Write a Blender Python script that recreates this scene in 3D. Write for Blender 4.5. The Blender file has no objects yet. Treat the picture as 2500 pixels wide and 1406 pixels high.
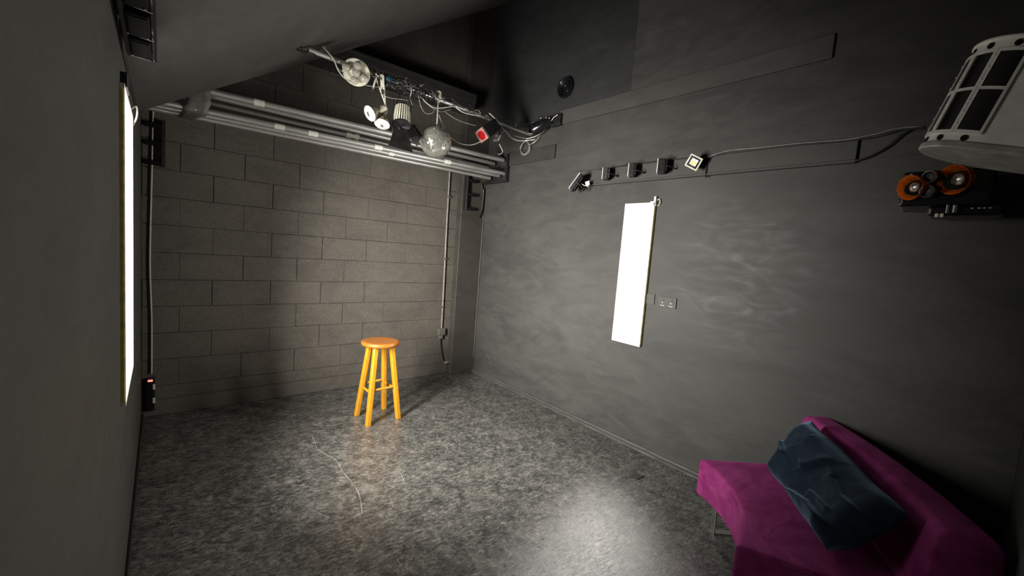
import bpy, bmesh, math, random
from mathutils import Vector, Matrix, noise
random.seed(7)
PI = math.pi
V = Vector
scn = bpy.context.scene
COL = scn.collection

# ------------------------------------------------------------------ camera
CAM_H = 1.60988
FPX = 1018.33
YAW, PIT, ROL = 0.7028, -0.0885, -0.0782
D = 4.4732      # back wall y
W = 3.1427      # right wall x
XL = -0.122     # left wall x
YF = -0.13      # front wall y
cf = V((math.sin(YAW)*math.cos(PIT), math.cos(YAW)*math.cos(PIT), math.sin(PIT)))
cr0 = V((math.cos(YAW), -math.sin(YAW), 0)); cd0 = cf.cross(cr0)
cr = cr0*math.cos(ROL) + cd0*math.sin(ROL)
cd = cd0*math.cos(ROL) - cr0*math.sin(ROL)
cam_d = bpy.data.cameras.new('camera'); cam = bpy.data.objects.new('camera', cam_d)
COL.objects.link(cam)
cu = -cd; cb = -cf
cam.matrix_world = Matrix(((cr.x, cu.x, cb.x, 0), (cr.y, cu.y, cb.y, 0), (cr.z, cu.z, cb.z, CAM_H), (0, 0, 0, 1)))
cam_d.sensor_width = 36; cam_d.lens = FPX/2500*36
cam_d.clip_start = 0.01; cam_d.clip_end = 60
scn.camera = cam
O = V((0, 0, CAM_H))
def at(px, py, x=None, y=None, z=None, n=None, c=0):
    """survey helper: the point of the room seen at a photo pixel on a known plane"""
    r = cf + cr*((px-1250)/FPX) + cd*((py-703)/FPX)
    if x is not None: n, c = V((1, 0, 0)), x
    elif y is not None: n, c = V((0, 1, 0)), y
    elif z is not None: n, c = V((0, 0, 1)), z
    else: n = V(n)
    return O + r*((c-n.dot(O))/n.dot(r))
BARN, BARC = V((-.143, .99, 0)), 3.10
def bar(px, py, off=0.0): return at(px, py, n=BARN, c=BARC+off)

# ------------------------------------------------------------------ materials
def _m(name):
    m = bpy.data.materials.new(name); m.use_nodes = True
    nt = m.node_tree; b = nt.nodes['Principled BSDF']
    return m, nt, b
def _n(nt, t, **k):
    n = nt.nodes.new(t)
    for a, v in k.items():
        if a in n.inputs: n.inputs[a].default_value = v
        else: setattr(n, a, v)
    return n
def ramp(nt, fac, stops):
    r = nt.nodes.new('ShaderNodeValToRGB'); e = r.color_ramp.elements
    while len(e) < len(stops): e.new(.5)
    for i, (p, c) in enumerate(stops):
        e[i].position = p; e[i].color = (c, c, c, 1) if isinstance(c, (int, float)) else (*c, 1)
    nt.links.new(fac, r.inputs[0]); return r.outputs[0]
def coords(nt, scale=(1, 1, 1), rot=(0, 0, 0), obj=True):
    tc = nt.nodes.new('ShaderNodeTexCoord'); mp = nt.nodes.new('ShaderNodeMapping')
    mp.inputs['Scale'].default_value = scale; mp.inputs['Rotation'].default_value = rot
    nt.links.new(tc.outputs['Object' if obj else 'Generated'], mp.inputs[0]); return mp.outputs[0]
def ntex(nt, vec, scale, detail=4, rough=.55, dist=0.0):
    t = nt.nodes.new('ShaderNodeTexNoise')
    t.inputs['Scale'].default_value = scale; t.inputs['Detail'].default_value = detail
    t.inputs['Roughness'].default_value = rough; t.inputs['Distortion'].default_value = dist
    nt.links.new(vec, t.inputs['Vector']); return t.outputs['Fac']
def mixc(nt, fac, a, b, mode='MIX'):
    m = nt.nodes.new('ShaderNodeMix'); m.data_type = 'RGBA'; m.blend_type = mode
    for s, v in ((0, fac), (6, a), (7, b)):
        if hasattr(v, 'node'): nt.links.new(v, m.inputs[s])
        else: m.inputs[s].default_value = v if s == 0 else (*v, 1)
    return m.outputs[2]
def bump(nt, b, h, strength, dist=.002):
    bp = nt.nodes.new('ShaderNodeBump'); bp.inputs['Strength'].default_value = strength
    bp.inputs['Distance'].default_value = dist
    nt.links.new(h, bp.inputs['Height']); nt.links.new(bp.outputs[0], b.inputs['Normal'])
def math2(nt, op, a, b):
    m = nt.nodes.new('ShaderNodeMath'); m.operation = op
    for i, v in enumerate((a, b)):
        if hasattr(v, 'node'): nt.links.new(v, m.inputs[i])
        else: m.inputs[i].default_value = v
    return m.outputs[0]
def simple(name, col, rough=.5, metal=0.0, var=.25, scale=30, bmp=0.0, rvar=.1, **k):
    m, nt, b = _m(name); v = coords(nt)
    f = ntex(nt, v, scale, 5)
    lo = tuple(c*(1-var) for c in col); hi = tuple(min(1, c*(1+var)) for c in col)
    nt.links.new(ramp(nt, f, [(.3, lo), (.7, hi)]), b.inputs['Base Color'])
    nt.links.new(ramp(nt, f, [(.2, max(0, rough-rvar)), (.8, min(1, rough+rvar))]), b.inputs['Roughness'])
    b.inputs['Metallic'].default_value = metal
    if bmp: bump(nt, b, f, bmp, .001)
    for a, x in k.items(): b.inputs[a.replace('_', ' ')].default_value = x
    return m
def emit(name, col, s):
    m, nt, b = _m(name)
    b.inputs['Base Color'].default_value = (.8, .8, .8, 1)
    v = coords(nt); f = ntex(nt, v, 6, 2)
    nt.links.new(ramp(nt, f, [(.2, tuple(c*.985 for c in col)), (.8, col)]), b.inputs['Emission Color'])
    b.inputs['Emission Strength'].default_value = s
    return m

def wall_paint(name, c1, c2, c3, seed=0, grain=.25, rough=.55, gr=.8):
    m, nt, b = _m(name)
    v = coords(nt); vs = coords(nt, (1, .55, 1.6))
    big = ntex(nt, vs, 1.7+seed*.1, 6, .62, .8)
    mid = ntex(nt, vs, 6.5, 5, .6, 1.2)
    fine = ntex(nt, v, 105, 4, .7)
    a = mixc(nt, ramp(nt, big, [(.35, 0), (.65, 1)]), c1, c2)
    a2 = mixc(nt, ramp(nt, mid, [(.45, 0), (.75, .5)]), a, c3)
    g = mixc(nt, grain, a2, ramp(nt, fine, [(.3, (.25, .25, .25)), (.7, (.8, .8, .8))]), 'OVERLAY')
    nt.links.new(g, b.inputs['Base Color'])
    nt.links.new(ramp(nt, mid, [(.3, rough-.1), (.7, rough+.1)]), b.inputs['Roughness'])
    b.inputs['Specular IOR Level'].default_value = .22
    h = math2(nt, 'ADD', math2(nt, 'MULTIPLY', fine, gr), mid)
    bump(nt, b, h, .08, .0014)
    return m

M = {}
M['wall'] = wall_paint('wall_paint_charcoal', (.039, .039, .0365), (.057, .0565, .052), (.072, .071, .064))
M['wall_left'] = wall_paint('wall_paint_left', (.043, .043, .038), (.055, .054, .047), (.058, .057, .050), 2)
M['wall_front'] = wall_paint('wall_paint_front', (.046, .046, .042), (.056, .056, .050), (.060, .059, .053), 5)
M['ceiling'] = wall_paint('ceiling_paint', (.053, .052, .047), (.067, .065, .059), (.069, .067, .061), 3)
M['block'] = wall_paint('block_paint', (.080, .072, .061), (.106, .096, .081), (.126, .114, .096), 1, .6, .6, 3.0)
M['wall_dark'] = wall_paint('wall_paint_dark', (.025, .0255, .0265), (.034, .0345, .0355), (.040, .0405, .041), 6)
M['casing'] = wall_paint('casing_paint', (.040, .036, .031), (.054, .049, .042), (.062, .056, .048), 3, .4)
M['trim'] = wall_paint('trim_paint', (.045, .045, .042), (.060, .060, .055), (.07, .07, .064), 4)
M['trim_black'] = simple('trim_black_paint', (.006, .006, .006), .6)
M['beam'] = wall_paint('beam_paint', (.030, .030, .029), (.042, .041, .039), (.05, .05, .047), 4)

def floor_mat():
    m, nt, b = _m('floor_worn_black_paint')
    v = coords(nt)
    va = coords(nt, (1.0, 2.6, 1), (0, 0, .95)); vb = coords(nt, (1.8, 1.0, 1), (0, 0, .5)); vc = coords(nt, (1, 5.0, 1), (0, 0, 1.15))
    cloud = ntex(nt, v, 1.3, 7, .62, .5)
    patch = ntex(nt, v, 5.0, 8, .68, .4)
    sa = ntex(nt, va, 24, 9, .78, .7); sb = ntex(nt, vb, 15, 10, .78, 1.0); sc = ntex(nt, vc, 34, 8, .74, .4)
    grain = ntex(nt, v, 170, 5, .75)
    vo = nt.nodes.new('ShaderNodeTexVoronoi'); vo.inputs['Scale'].default_value = 20
    nt.links.new(v, vo.inputs['Vector'])
    base = mixc(nt, ramp(nt, cloud, [(.30, 0), (.70, 1)]), (.046, .046, .045), (.088, .086, .080))
    c1 = mixc(nt, ramp(nt, patch, [(.38, .9), (.54, 0)]), base, (.028, .028, .028))
    c2 = mixc(nt, ramp(nt, sa, [(.47, 0), (.62, .85)]), c1, (.215, .210, .194))
    c3 = mixc(nt, ramp(nt, sb, [(.52, 0), (.66, .6)]), c2, (.200, .196, .184))
    c4 = mixc(nt, ramp(nt, sa, [(.34, .85), (.46, 0)]), c3, (.022, .022, .022))
    c5 = mixc(nt, ramp(nt, sc, [(.57, 0), (.67, .7)]), c4, (.31, .30, .28))
    blot = ntex(nt, v, 11, 6, .7, .6)
    c5 = mixc(nt, .8, c5, ramp(nt, blot, [(.36, (.34, .34, .34)), (.5, (.80, .80, .80)), (.64, (1.35, 1.33, 1.28))]), 'MULTIPLY')
    c6 = mixc(nt, .85, c5, ramp(nt, grain, [(.3, (.18, .18, .18)), (.7, (.85, .85, .83))]), 'OVERLAY')
    pick = ntex(nt, v, 8, 1)
    spk = math2(nt, 'MULTIPLY', ramp(nt, vo.outputs['Distance'], [(.07, .9), (.10, 0)]), ramp(nt, pick, [(.71, 0), (.72, 1)]))
    fin = mixc(nt, spk, c6, (.42, .41, .38))
    nt.links.new(fin, b.inputs['Base Color'])
    nt.links.new(ramp(nt, sb, [(.35, .18), (.65, .31)]), b.inputs['Roughness'])
    b.inputs['Specular IOR Level'].default_value = 1.0
    h = math2(nt, 'ADD', math2(nt, 'ADD', math2(nt, 'MULTIPLY', sa, 1.3), math2(nt, 'MULTIPLY', sc, .5)), math2(nt, 'MULTIPLY', grain, .3))
    bump(nt, b, h, .4, .0030)
    return m
M['floor'] = floor_mat()

def wood_mat():
    m, nt, b = _m('honey_varnished_wood')
    v = coords(nt, (14, 14, 1.5))
    g = ntex(nt, v, 4, 5, .6, 2.2)
    nt.links.new(ramp(nt, g, [(.25, (.36, .14, .005)), (.5, (.46, .20, .008)), (.75, (.54, .255, .014))]), b.inputs['Base Color'])
    b.inputs['Roughness'].default_value = .38
    b.inputs['Coat Weight'].default_value = .25; b.inputs['Coat Roughness'].default_value = .25
    bump(nt, b, g, .08, .001)
    return m
M['wood'] = wood_mat()
def seat_wood():
    m, nt, b = _m('honey_seat_wood')
    v = coords(nt, (2, 16, 16))
    g = ntex(nt, v, 3.5, 6, .6, 1.5)
    nt.links.new(ramp(nt, g, [(.25, (.23, .070, .008)), (.5, (.31, .105, .012)), (.75, (.37, .135, .019))]), b.inputs['Base Color'])
    b.inputs['Roughness'].default_value = .4; b.inputs['Coat Weight'].default_value = .2
    bump(nt, b, g, .08, .001)
    return m
M['seat_wood'] = seat_wood()

def velvet(name, c1, c2, sheen, stint, scale=3.0, bmp=.15):
    m, nt, b = _m(name)
    v = coords(nt); vs = coords(nt, (1.0, 1.6, 2.2), (.3, .2, .5))
    big = ntex(nt, vs, scale, 5, .6, 1.0); fine = ntex(nt, v, 260, 3, .6)
    a = mixc(nt, ramp(nt, big, [(.35, 0), (.7, 1)]), c1, c2)
    g = mixc(nt, .3, a, ramp(nt, fine, [(.3, (.3, .3, .3)), (.7, (.75, .75, .75))]), 'OVERLAY')
    nt.links.new(g, b.inputs['Base Color'])
    b.inputs['Roughness'].default_value = .9; b.inputs['Specular IOR Level'].default_value = .15
    b.inputs['Sheen Weight'].default_value = sheen; b.inputs['Sheen Roughness'].default_value = .4
    b.inputs['Sheen Tint'].default_value = (*stint, 1)
    h = math2(nt, 'ADD', math2(nt, 'MULTIPLY', fine, .25), big)
    bump(nt, b, h, bmp, .004)
    return m
M['sofa'] = velvet('magenta_velvet', (.190, .018, .104), (.330, .050, .195), .10, (.85, .3, .66), 5.0, .3)
M['plush'] = velvet('navy_plush', (.005, .011, .020), (.009, .019, .033), 1.0, (.30, .44, .60), 9, .35)

def galv():
    m, nt, b = _m('galvanised_steel')
    v = coords(nt, (1.2, 9, 9)); f = ntex(nt, v, 5, 6, .65, .4)
    nt.links.new(ramp(nt, f, [(.25, (.30, .30, .29)), (.55, (.62, .62, .59)), (.8, (.78, .77, .73))]), b.inputs['Base Color'])
    b.inputs['Metallic'].default_value = .72
    nt.links.new(ramp(nt, f, [(.3, .46), (.7, .24)]), b.inputs['Roughness'])
    bump(nt, b, f, .12, .001)
    return m
M['galv'] = galv()
M['steel'] = simple('brushed_steel', (.62, .62, .60), .3, 1.0, .12, 60)
M['chrome'] = simple('chrome', (.8, .8, .8), .12, 1.0, .05, 20, 0, .03)
M['mirror'] = simple('mirror_tiles', (.82, .80, .70), .09, .84, .3, 60, 0, .05)
M['grout'] = simple('mirror_ball_core', (.10, .10, .085), .5, .3)
M['black'] = simple('black_plastic', (.010, .010, .010), .42, 0, .3, 40)
M['black_gloss'] = simple('black_gloss', (.008, .008, .009), .2, 0, .3, 30)
M['black_metal'] = simple('black_metal', (.016, .016, .016), .45, .2, .4, 25, .1)
M['matte_black'] = simple('matte_black', (.006, .006, .006), .85, 0, .3, 30, 0, .05, Specular_IOR_Level=.12)
M['flap'] = simple('sooty_black_metal', (.018, .017, .016), .55, .1, .5, 14, .1)
M['cream'] = simple('cream_plastic', (.66, .63, .50), .38, 0, .12, 25)
M['ivory'] = simple('ivory_plastic', (.70, .67, .56), .4, 0, .15, 25)
M['white'] = simple('white_plastic', (.72, .71, .66), .4, 0, .08, 25)
M['tape_white'] = simple('white_tape', (.62, .61, .56), .6, 0, .15, 60)
M['tape_grey'] = simple('grey_cloth_tape', (.115, .11, .10), .6, 0, .35, 30, .4)
M['cable_black'] = simple('black_cable', (.020, .020, .020), .38, 0, .3, 40)
M['cable_grey'] = simple('grey_cable', (.26, .255, .235), .36, 0, .3, 40)
M['cable_dim'] = simple('dull_wire', (.075, .074, .068), .36, 0, .4, 40)
M['cable_white'] = simple('white_cable', (.50, .49, .44), .38, 0, .2, 40)
M['blue'] = simple('blue_tape', (.015, .28, .55), .45, 0, .15, 40)
M['red_gel'] = simple('red_gel', (.25, .003, .005), .3, 0, .12, 20)
M['pink_card'] = simple('pink_faded_frame', (.27, .125, .105), .6, 0, .15, 30)
M['orange'] = simple('orange_reflector', (.86, .17, .010), .3, .1, .3, 60, .15)
M['grey_case'] = simple('grey_painted_case', (.88, .87, .81), .5, .0, .10, 18, .1)
M['grey_case_dark'] = simple('grey_case_edge', (.40, .40, .37), .5, .1, .3, 18, .1)
M['dark_lens'] = simple('dark_lens', (.012, .012, .012), .07, 0, .4, 18, .25, .03, Coat_Weight=1.0)
M['pipe_paint'] = simple('painted_conduit', (.19, .175, .155), .4, .0, .25, 18)
M['pewter'] = simple('lamp_reflector', (.42, .40, .36), .28, .8, .25, 90, .3)
M['box_paint'] = wall_paint('painted_box', (.085, .078, .068), (.11, .10, .088), (.13, .12, .10), 4, .3)
M['socket'] = wall_paint('socket_paint', (.058, .058, .053), (.072, .072, .066), (.08, .08, .072), 4, .1)
M['bulb_face'] = simple('frosted_lamp_face', (.62, .61, .60), .22, .1, .2, 60, .2)
M['gilt'] = simple('gilt_reflector_glass', (.36, .31, .21), .25, .6, .3, 40)
M['yellow_led'] = simple('yellow_phosphor', (.75, .62, .12), .4)
M['scratch'] = simple('pale_floor_scratch', (.24, .235, .215), .5, 0, .4, 30)
M['led'] = emit('red_indicator', (1, .12, .08), .4)
def glass(name, col=(1, 1, 1), rough=.02):
    m, nt, b = _m(name)
    v = coords(nt); f = ntex(nt, v, 20, 2)
    nt.links.new(ramp(nt, f, [(.3, rough*.5), (.7, rough*1.5)]), b.inputs['Roughness'])
    b.inputs['Base Color'].default_value = (*col, 1)
    b.inputs['Transmission Weight'].default_value = .55; b.inputs['IOR'].default_value = 1.25; b.inputs['Coat Weight'].default_value = 1.0; b.inputs['Coat Roughness'].default_value = .02
    return m
M['glass'] = glass('clear_bulb_glass', (.80, .77, .66))
PANEL_L = 1.1
M['panel_right'] = emit('lit_diffuser', (1.0, .965, .90), PANEL_L)
M['panel_left'] = emit('lit_diffuser_left', (1.0, .965, .90), PANEL_L)
M['panel_frame'] = simple('panel_frame_white', (.75, .72, .60), .4)
M['panel_edge'] = simple('panel_side_yellowed', (.60, .50, .14), .45)

# ------------------------------------------------------------------ mesh helpers
class MB:
    def __init__(s): s.v = []; s.f = []; s.mi = []
    def add(s, vs, fs, mi=0):
        k = len(s.v); s.v += [V(p) for p in vs]
        for f in fs: s.f.append([k+i for i in f]); s.mi.append(mi)
        return s
    def box(s, a, b, fr=None, mi=0):
        a, b = V(a), V(b)
        P = [V((x, y, z)) for z in (a.z, b.z) for y in (a.y, b.y) for x in (a.x, b.x)]
        if fr is not None: P = [fr @ p for p in P]
        return s.add(P, [(0, 2, 3, 1), (4, 5, 7, 6), (0, 1, 5, 4), (2, 6, 7, 3), (0, 4, 6, 2), (1, 3, 7, 5)], mi)
    def cbox(s, c, size, fr=None, mi=0):
        c, h = V(c), V(size)*.5
        return s.box(c-h, c+h, fr, mi)
    def tube(s, pts, r, n=8, closed=False, mi=0, cap=True):
        pts = [V(p) for p in pts]; N = len(pts)
        T = []
        for i in range(N):
            a = pts[(i-1) % N] if (i > 0 or closed) else pts[i]
            b = pts[(i+1) % N] if (i < N-1 or closed) else pts[i]
            t = (b-a); T.append(t.normalized() if t.length > 1e-9 else V((0, 0, 1)))
        up = V((0, 0, 1)) if abs(T[0].z) < .9 else V((1, 0, 0))
        nrm = (up - T[0]*up.dot(T[0])).normalized()
        vs = []
        for i in range(N):
            nrm = (nrm - T[i]*nrm.dot(T[i]))
            nrm = nrm.normalized() if nrm.length > 1e-6 else T[i].orthogonal().normalized()
            bn = T[i].cross(nrm)
            rr = r[i] if isinstance(r, (list, tuple)) else r
            for k in range(n):
                a = 2*PI*k/n; vs.append(pts[i] + (nrm*math.cos(a)+bn*math.sin(a))*rr)
        fs = []
        for i in range(N if closed else N-1):
            j = (i+1) % N
            for k in range(n):
                l = (k+1) % n; fs.append((i*n+k, i*n+l, j*n+l, j*n+k))
        if cap and not closed:
            fs.append(tuple(range(n-1, -1, -1))); fs.append(tuple(range((N-1)*n, N*n)))
        return s.add(vs, fs, mi)
    def lathe(s, prof, fr, n=24, mi=0, a0=0, a1=2*PI):
        """profile (radius, height along local z), frame matrix"""
        full = abs(a1-a0-2*PI) < 1e-6; m = n if full else n+1
        vs = []; fs = []
        for r, z in prof:
            for k in range(m):
                a = a0+(a1-a0)*k/n; vs.append(fr @ V((max(r, 1e-5)*math.cos(a), max(r, 1e-5)*math.sin(a), z)))
        for i in range(len(prof)-1):
            for k in range(n):
                l = (k+1) % m if full else k+1
                fs.append((i*m+k, i*m+l, (i+1)*m+l, (i+1)*m+k))
        return s.add(vs, fs, mi)
    def prism(s, poly, z0, z1, fr=None, mi=0):
        n = len(poly)
        vs = [V((x, y, z0)) for x, y in poly] + [V((x, y, z1)) for x, y in poly]
        if fr is not None: vs = [fr @ p for p in vs]
        fs = [tuple(range(n-1, -1, -1)), tuple(range(n, 2*n))]
        fs += [(i, (i+1) % n, n+(i+1) % n, n+i) for i in range(n)]
        return s.add(vs, fs, mi)
    def build(s, name, mat, parent=None, smooth=False, bevel=0.0, seg=2, origin=None, angle=35):
        me = bpy.data.meshes.new(name)
        bm = bmesh.new()
        vv = [bm.verts.new(p) for p in s.v]
        for f, mi in zip(s.f, s.mi):
            try:
                ff = bm.faces.new([vv[i] for i in f]); ff.material_index = mi
            except ValueError: pass
        bmesh.ops.remove_doubles(bm, verts=bm.verts, dist=1e-6)
        bmesh.ops.recalc_face_normals(bm, faces=bm.faces)
        if bevel:
            es = [e for e in bm.edges if len(e.link_faces) == 2 and e.calc_face_angle(0) > .5]
            bmesh.ops.bevel(bm, geom=es, offset=bevel, segments=seg, profile=.5, affect='EDGES', clamp_overlap=True)
        if smooth:
            for f in bm.faces: f.smooth = True
            for e in bm.edges:
                if len(e.link_faces) == 2 and e.calc_face_angle(0) > math.radians(angle): e.smooth = False
        o = bpy.data.objects.new(name, me)
        if parent is not None:
            off = parent.location.copy(); p = parent.parent
            while p is not None: off += p.location; p = p.parent
            o.parent = parent; bmesh.ops.translate(bm, verts=bm.verts, vec=-off)
        elif origin is not None:
            o.location = V(origin); bmesh.ops.translate(bm, verts=bm.verts, vec=-V(origin))
        bm.to_mesh(me); bm.free()
        for x in (mat if isinstance(mat, (list, tuple)) else [mat]): me.materials.append(x)
        COL.objects.link(o)
        return o
def tag(o, label, cat, group=None):
    o['label'] = label; o['category'] = cat
    if group: o['group'] = group
    return o
def thing(name, loc, label, cat, group=None):
    o = bpy.data.objects.new(name, None); COL.objects.link(o); o.location = V(loc); o.empty_display_size = .05
    return tag(o, label, cat, group)
def struct(o):
    o['kind'] = 'structure'; return o
def frame(o, z, x=None):
    z = V(z).normalized(); x = V(x) if x is not None else (V((0, 0, 1)) if abs(z.z) < .9 else V((1, 0, 0)))
    x = (x - z*x.dot(z)).normalized(); y = z.cross(x); o = V(o)
    return Matrix(((x.x, y.x, z.x, o.x), (x.y, y.y, z.y, o.y), (x.z, y.z, z.z, o.z), (0, 0, 0, 1)))
def smooth_pts(pts, k=6):
    pts = [V(p) for p in pts]; out = []
    for i in range(len(pts)-1):
        p0 = pts[max(i-1, 0)]; p1 = pts[i]; p2 = pts[i+1]; p3 = pts[min(i+2, len(pts)-1)]
        for j in range(k):
            t = j/k
            out.append(.5*((2*p1)+(p2-p0)*t+(2*p0-5*p1+4*p2-p3)*t*t+(3*p1-p0-3*p2+p3)*t**3))
    out.append(pts[-1]); return out
def cable(name, pts, r, mat, label, cat='cable', group=None, k=6, n=6):
    o = MB().tube(smooth_pts(pts, k), r, n).build(name, mat, None, True, origin=V(pts[0]))
    return tag(o, label, cat, group)

# ------------------------------------------------------------------ room shell
def ceil_z(x): return 2.395+.648*x
YE = 3.75       # where the sloping ceiling stops short of the back wall
# floor
fl = MB()
NX, NY = 40, 56
x0, x1, y0, y1 = XL-.15, W+.15, YF-.15, D+.15
fl.add([(x0+(x1-x0)*i/NX, y0+(y1-y0)*j/NY, 0) for j in range(NY+1) for i in range(NX+1)],
       [(j*(NX+1)+i, j*(NX+1)+i+1, (j+1)*(NX+1)+i+1, (j+1)*(NX+1)+i) for j in range(NY) for i in range(NX)])
fl.box((x0, y0, -.12), (x1, y1, -.02))
floor = struct(fl.build('floor', M['floor']))
# worn scratches in the floor paint
def ribbon(pts, w):
    pts = smooth_pts([V((p.x, p.y, 0)) for p in pts], 5); vs = []; fs = []
    for i, p in enumerate(pts):
        a = pts[max(i-1, 0)]; b = pts[min(i+1, len(pts)-1)]; t = (b-a).normalized(); s = V((-t.y, t.x, 0))
        ww = .65*w*(.5+.9*noise.noise(p*9)+.3)*(.4 if i in (0, len(pts)-1) else 1)
        ww = max(.0008, abs(ww)); vs += [p+s*ww+V((0, 0, .0006)), p-s*ww+V((0, 0, .0006))]
    for i in range(len(pts)-1): fs.append((2*i, 2*i+1, 2*i+3, 2*i+2))
    return vs, fs
scr = [([(762, 1065), (770, 1082), (775, 1096), (800, 1112), (821, 1124), (836, 1150), (868, 1190), (878, 1212), (883, 1240), (884, 1255)], .0045),
       ([(742, 1231), (770, 1248), (807, 1266)], .003), ([(921, 1364), (950, 1352), (974, 1343)], .003),
       ([(878, 1346), (884, 1330), (890, 1325)], .003), ([(972, 1150), (982, 1163), (986, 1176)], .003),
       ([(1180, 1172), (1215, 1160), (1262, 1142), (1300, 1128)], .003), ([(968, 1362), (980, 1384), (988, 1404)], .0025),
       ([(950, 1210), (957, 1228), (960, 1238)], .002), ([(1135, 1195), (1146, 1206)], .002), ([(785, 1270), (806, 1281)], .002)]
for pts, w in scr:
    vs, fs = ribbon([at(a, b, z=0) for a, b in pts], w)
    MB().add(vs, fs).build('scratch', M['scratch'], floor)

# walls
T = .14
struct(MB().box((XL-T, YF-T, 0), (XL, D+T, 4.95)).build('wall_left', M['wall_left']))
struct(MB().box((XL, YF-T, 0), (W+T, YF, 4.95)).build('wall_front', M['wall_front']))
wr = MB().box((W, YF, 0), (W+T, D+T, 4.95))
wr.box((W-.004, YF+.002, 2.30), (W, 2.315, 4.6))          # plasterboard sheet with a visible joint
wr.box((W-.003, 2.317, 3.0), (W, 4.36, 4.6), None, 1)  # upper area left of the joint, in a darker, cooler tone
struct(wr.build('wall_right', [M['wall'], M['wall_dark']], None, False, .0015, 1))
# block wall: one mesh, joints tooled into it
bw = MB().box((XL, D+.009, 0), (W, D+T, 4.95))
PX0, CH, JW = .1194, .225, .0042
rows = [(0.0, .138), (.138, .2492)]
z = .2492
while z < 4.9: rows.append((z, min(z+CH, 4.94))); z += CH
for ri, (za, zb) in enumerate(rows):
    k = ri-2                                   # course above the plinth line
    par = k % 2                            # running bond
    xs = [XL+.001]
    mm = -2+par
    while True:
        x = PX0+CH*mm
        if x > W-.02: break
        if x > XL+.03: xs.append(x)
        mm += 2
    xs.append(W-.001)
    if ri < 2: xs = [XL+.001, PX0+CH*(2 if ri == 0 else 1), PX0+CH*8, W-.001]
    for a, b in zip(xs[:-1], xs[1:]):
        dep = D+random.uniform(-.0014, .0010)
        j = JW*random.uniform(.35, 1.15); g = .003; jv = j*random.choice((.25, .5, .9, 1.1))
        q = [(a+jv, dep, za+j), (b-jv, dep, za+j), (b-jv, dep, zb-j), (a+jv, dep, zb-j)]
        h_ = min(g, jv*.9)
        q2 = [(a+jv-h_, D+.009, za+j-g), (b-jv+h_, D+.009, za+j-g), (b-jv+h_, D+.009, zb-j+g), (a+jv-h_, D+.009, zb-j+g)]
        bw.add(q+q2, [(0, 1, 2, 3), (0, 4, 5, 1), (1, 5, 6, 2), (2, 6, 7, 3), (3, 7, 4, 0)])
struct(bw.build('wall_back', M['block']))
# sloping ceiling that ends short of the back wall, upper deck behind it
ce = MB()
prof = [(XL, ceil_z(XL)), (W, ceil_z(W)), (W, ceil_z(W)+.12), (XL, ceil_z(XL)+.12)]
def slab(mb, prof, ya, yb):
    n = len(prof)
    mb.add([(x, ya, zz) for x, zz in prof]+[(x, yb, zz) for x, zz in prof],
           [tuple(range(n)), tuple(range(2*n-1, n-1, -1))]+[(i, n+i, n+(i+1) % n, (i+1) % n) for i in range(n)])
slab(ce, prof, YF-T, YE)
slab(ce, [(XL-T, 4.80), (W+T, 4.80), (W+T, 4.95), (XL-T, 4.95)], YF-T, D+T)
struct(ce.build('ceiling', M['ceiling'], None, False))

# baseboard strip of the right wall (rough quadrant)
bs = MB(); n = 90; vs = []; fs = []
for i in range(n+1):
    y = .05+(4.36-.05)*i/n; j = noise.noise(V((y*7, 0, 3)))*.005; j2 = noise.noise(V((y*23, 4, 3)))*.003
    for (dx, dz) in ((0, .040+j), (-.010-j2, .040+j), (-.016+j, .022), (-.030+j, .018+j2), (-.034-j, 0), (0, 0)):
        vs.append((W+dx, y, dz))
for i in range(n):
    for k in range(6): fs.append((i*6+k, i*6+(k+1) % 6, (i+1)*6+(k+1) % 6, (i+1)*6+k))
fs += [tuple(range(6)), tuple(range(n*6+5, n*6-1, -1))]
struct(bs.add(vs, fs).build('baseboard_right', M['trim']))
struct(MB().box((XL, D-.016, 0), (2.80, D-.002, .128)).box((XL, D-.010, .128), (2.80, D-.002, .134)).build('baseboard_back', M['block'], None, False, .003, 1))
vs = [XL, XL+.022]
struct(MB().box((XL, .05, 0), (XL+.014, D-.02, .035)).build('baseboard_left', M['trim_black'], None, False, .003, 1))
# trim: boards fixed to the right wall
struct(MB().box((W-.022, .85, 2.930), (W, 3.14, 3.073)).build('trim_1', M['trim'], None, False, .003, 1))
struct(MB().box((W-.026, .66, 2.288), (W, 2.90, 2.428)).box((W-.034, .66, 2.282), (W, 2.86, 2.300)).build('trim_2', M['trim'], None, False, .003, 1))
struct(MB().box((W-.020, 3.175, 2.602), (W, 4.36, 2.745)).build('trim_3', M['beam'], None, False, .003, 1))
# boxed-in casing in the far corner
struct(MB().box((2.80, 4.372, 0), (W, D, 4.79)).box((2.79, 4.362, 0), (W, 4.372, .15)).build('trim_4', M['casing'], None, False, .004, 1))
# box beam high on the back wall
bm_ = MB().box((.55, 4.22, 3.205), (2.80, D, 3.375)).box((.55, 4.205, 3.28), (2.80, 4.22, 3.375)).box((.55, 4.195, 3.345), (2.80, 4.205, 3.375))
struct(bm_.build('trim_5', M['beam'], None, False, .004, 1))
# dark strip running under the ceiling on the left wall
p = MB()
a, b = at(278, 0, x=XL), at(327, 200, x=XL)
def lw(y, z, th=.006): return V((XL+th, y, z))
q = [at(268, 0, x=XL), at(287, 0, x=XL), at(333, 205, x=XL), at(324, 205, x=XL)]
zt = (q[1].z+q[2].z)/2; zb = (q[0].z+q[3].z)/2
struct(MB().box((XL, 1.2, 2.270), (XL+.004, 3.6, 2.325)).build('trim_6', M['trim_black']))
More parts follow.
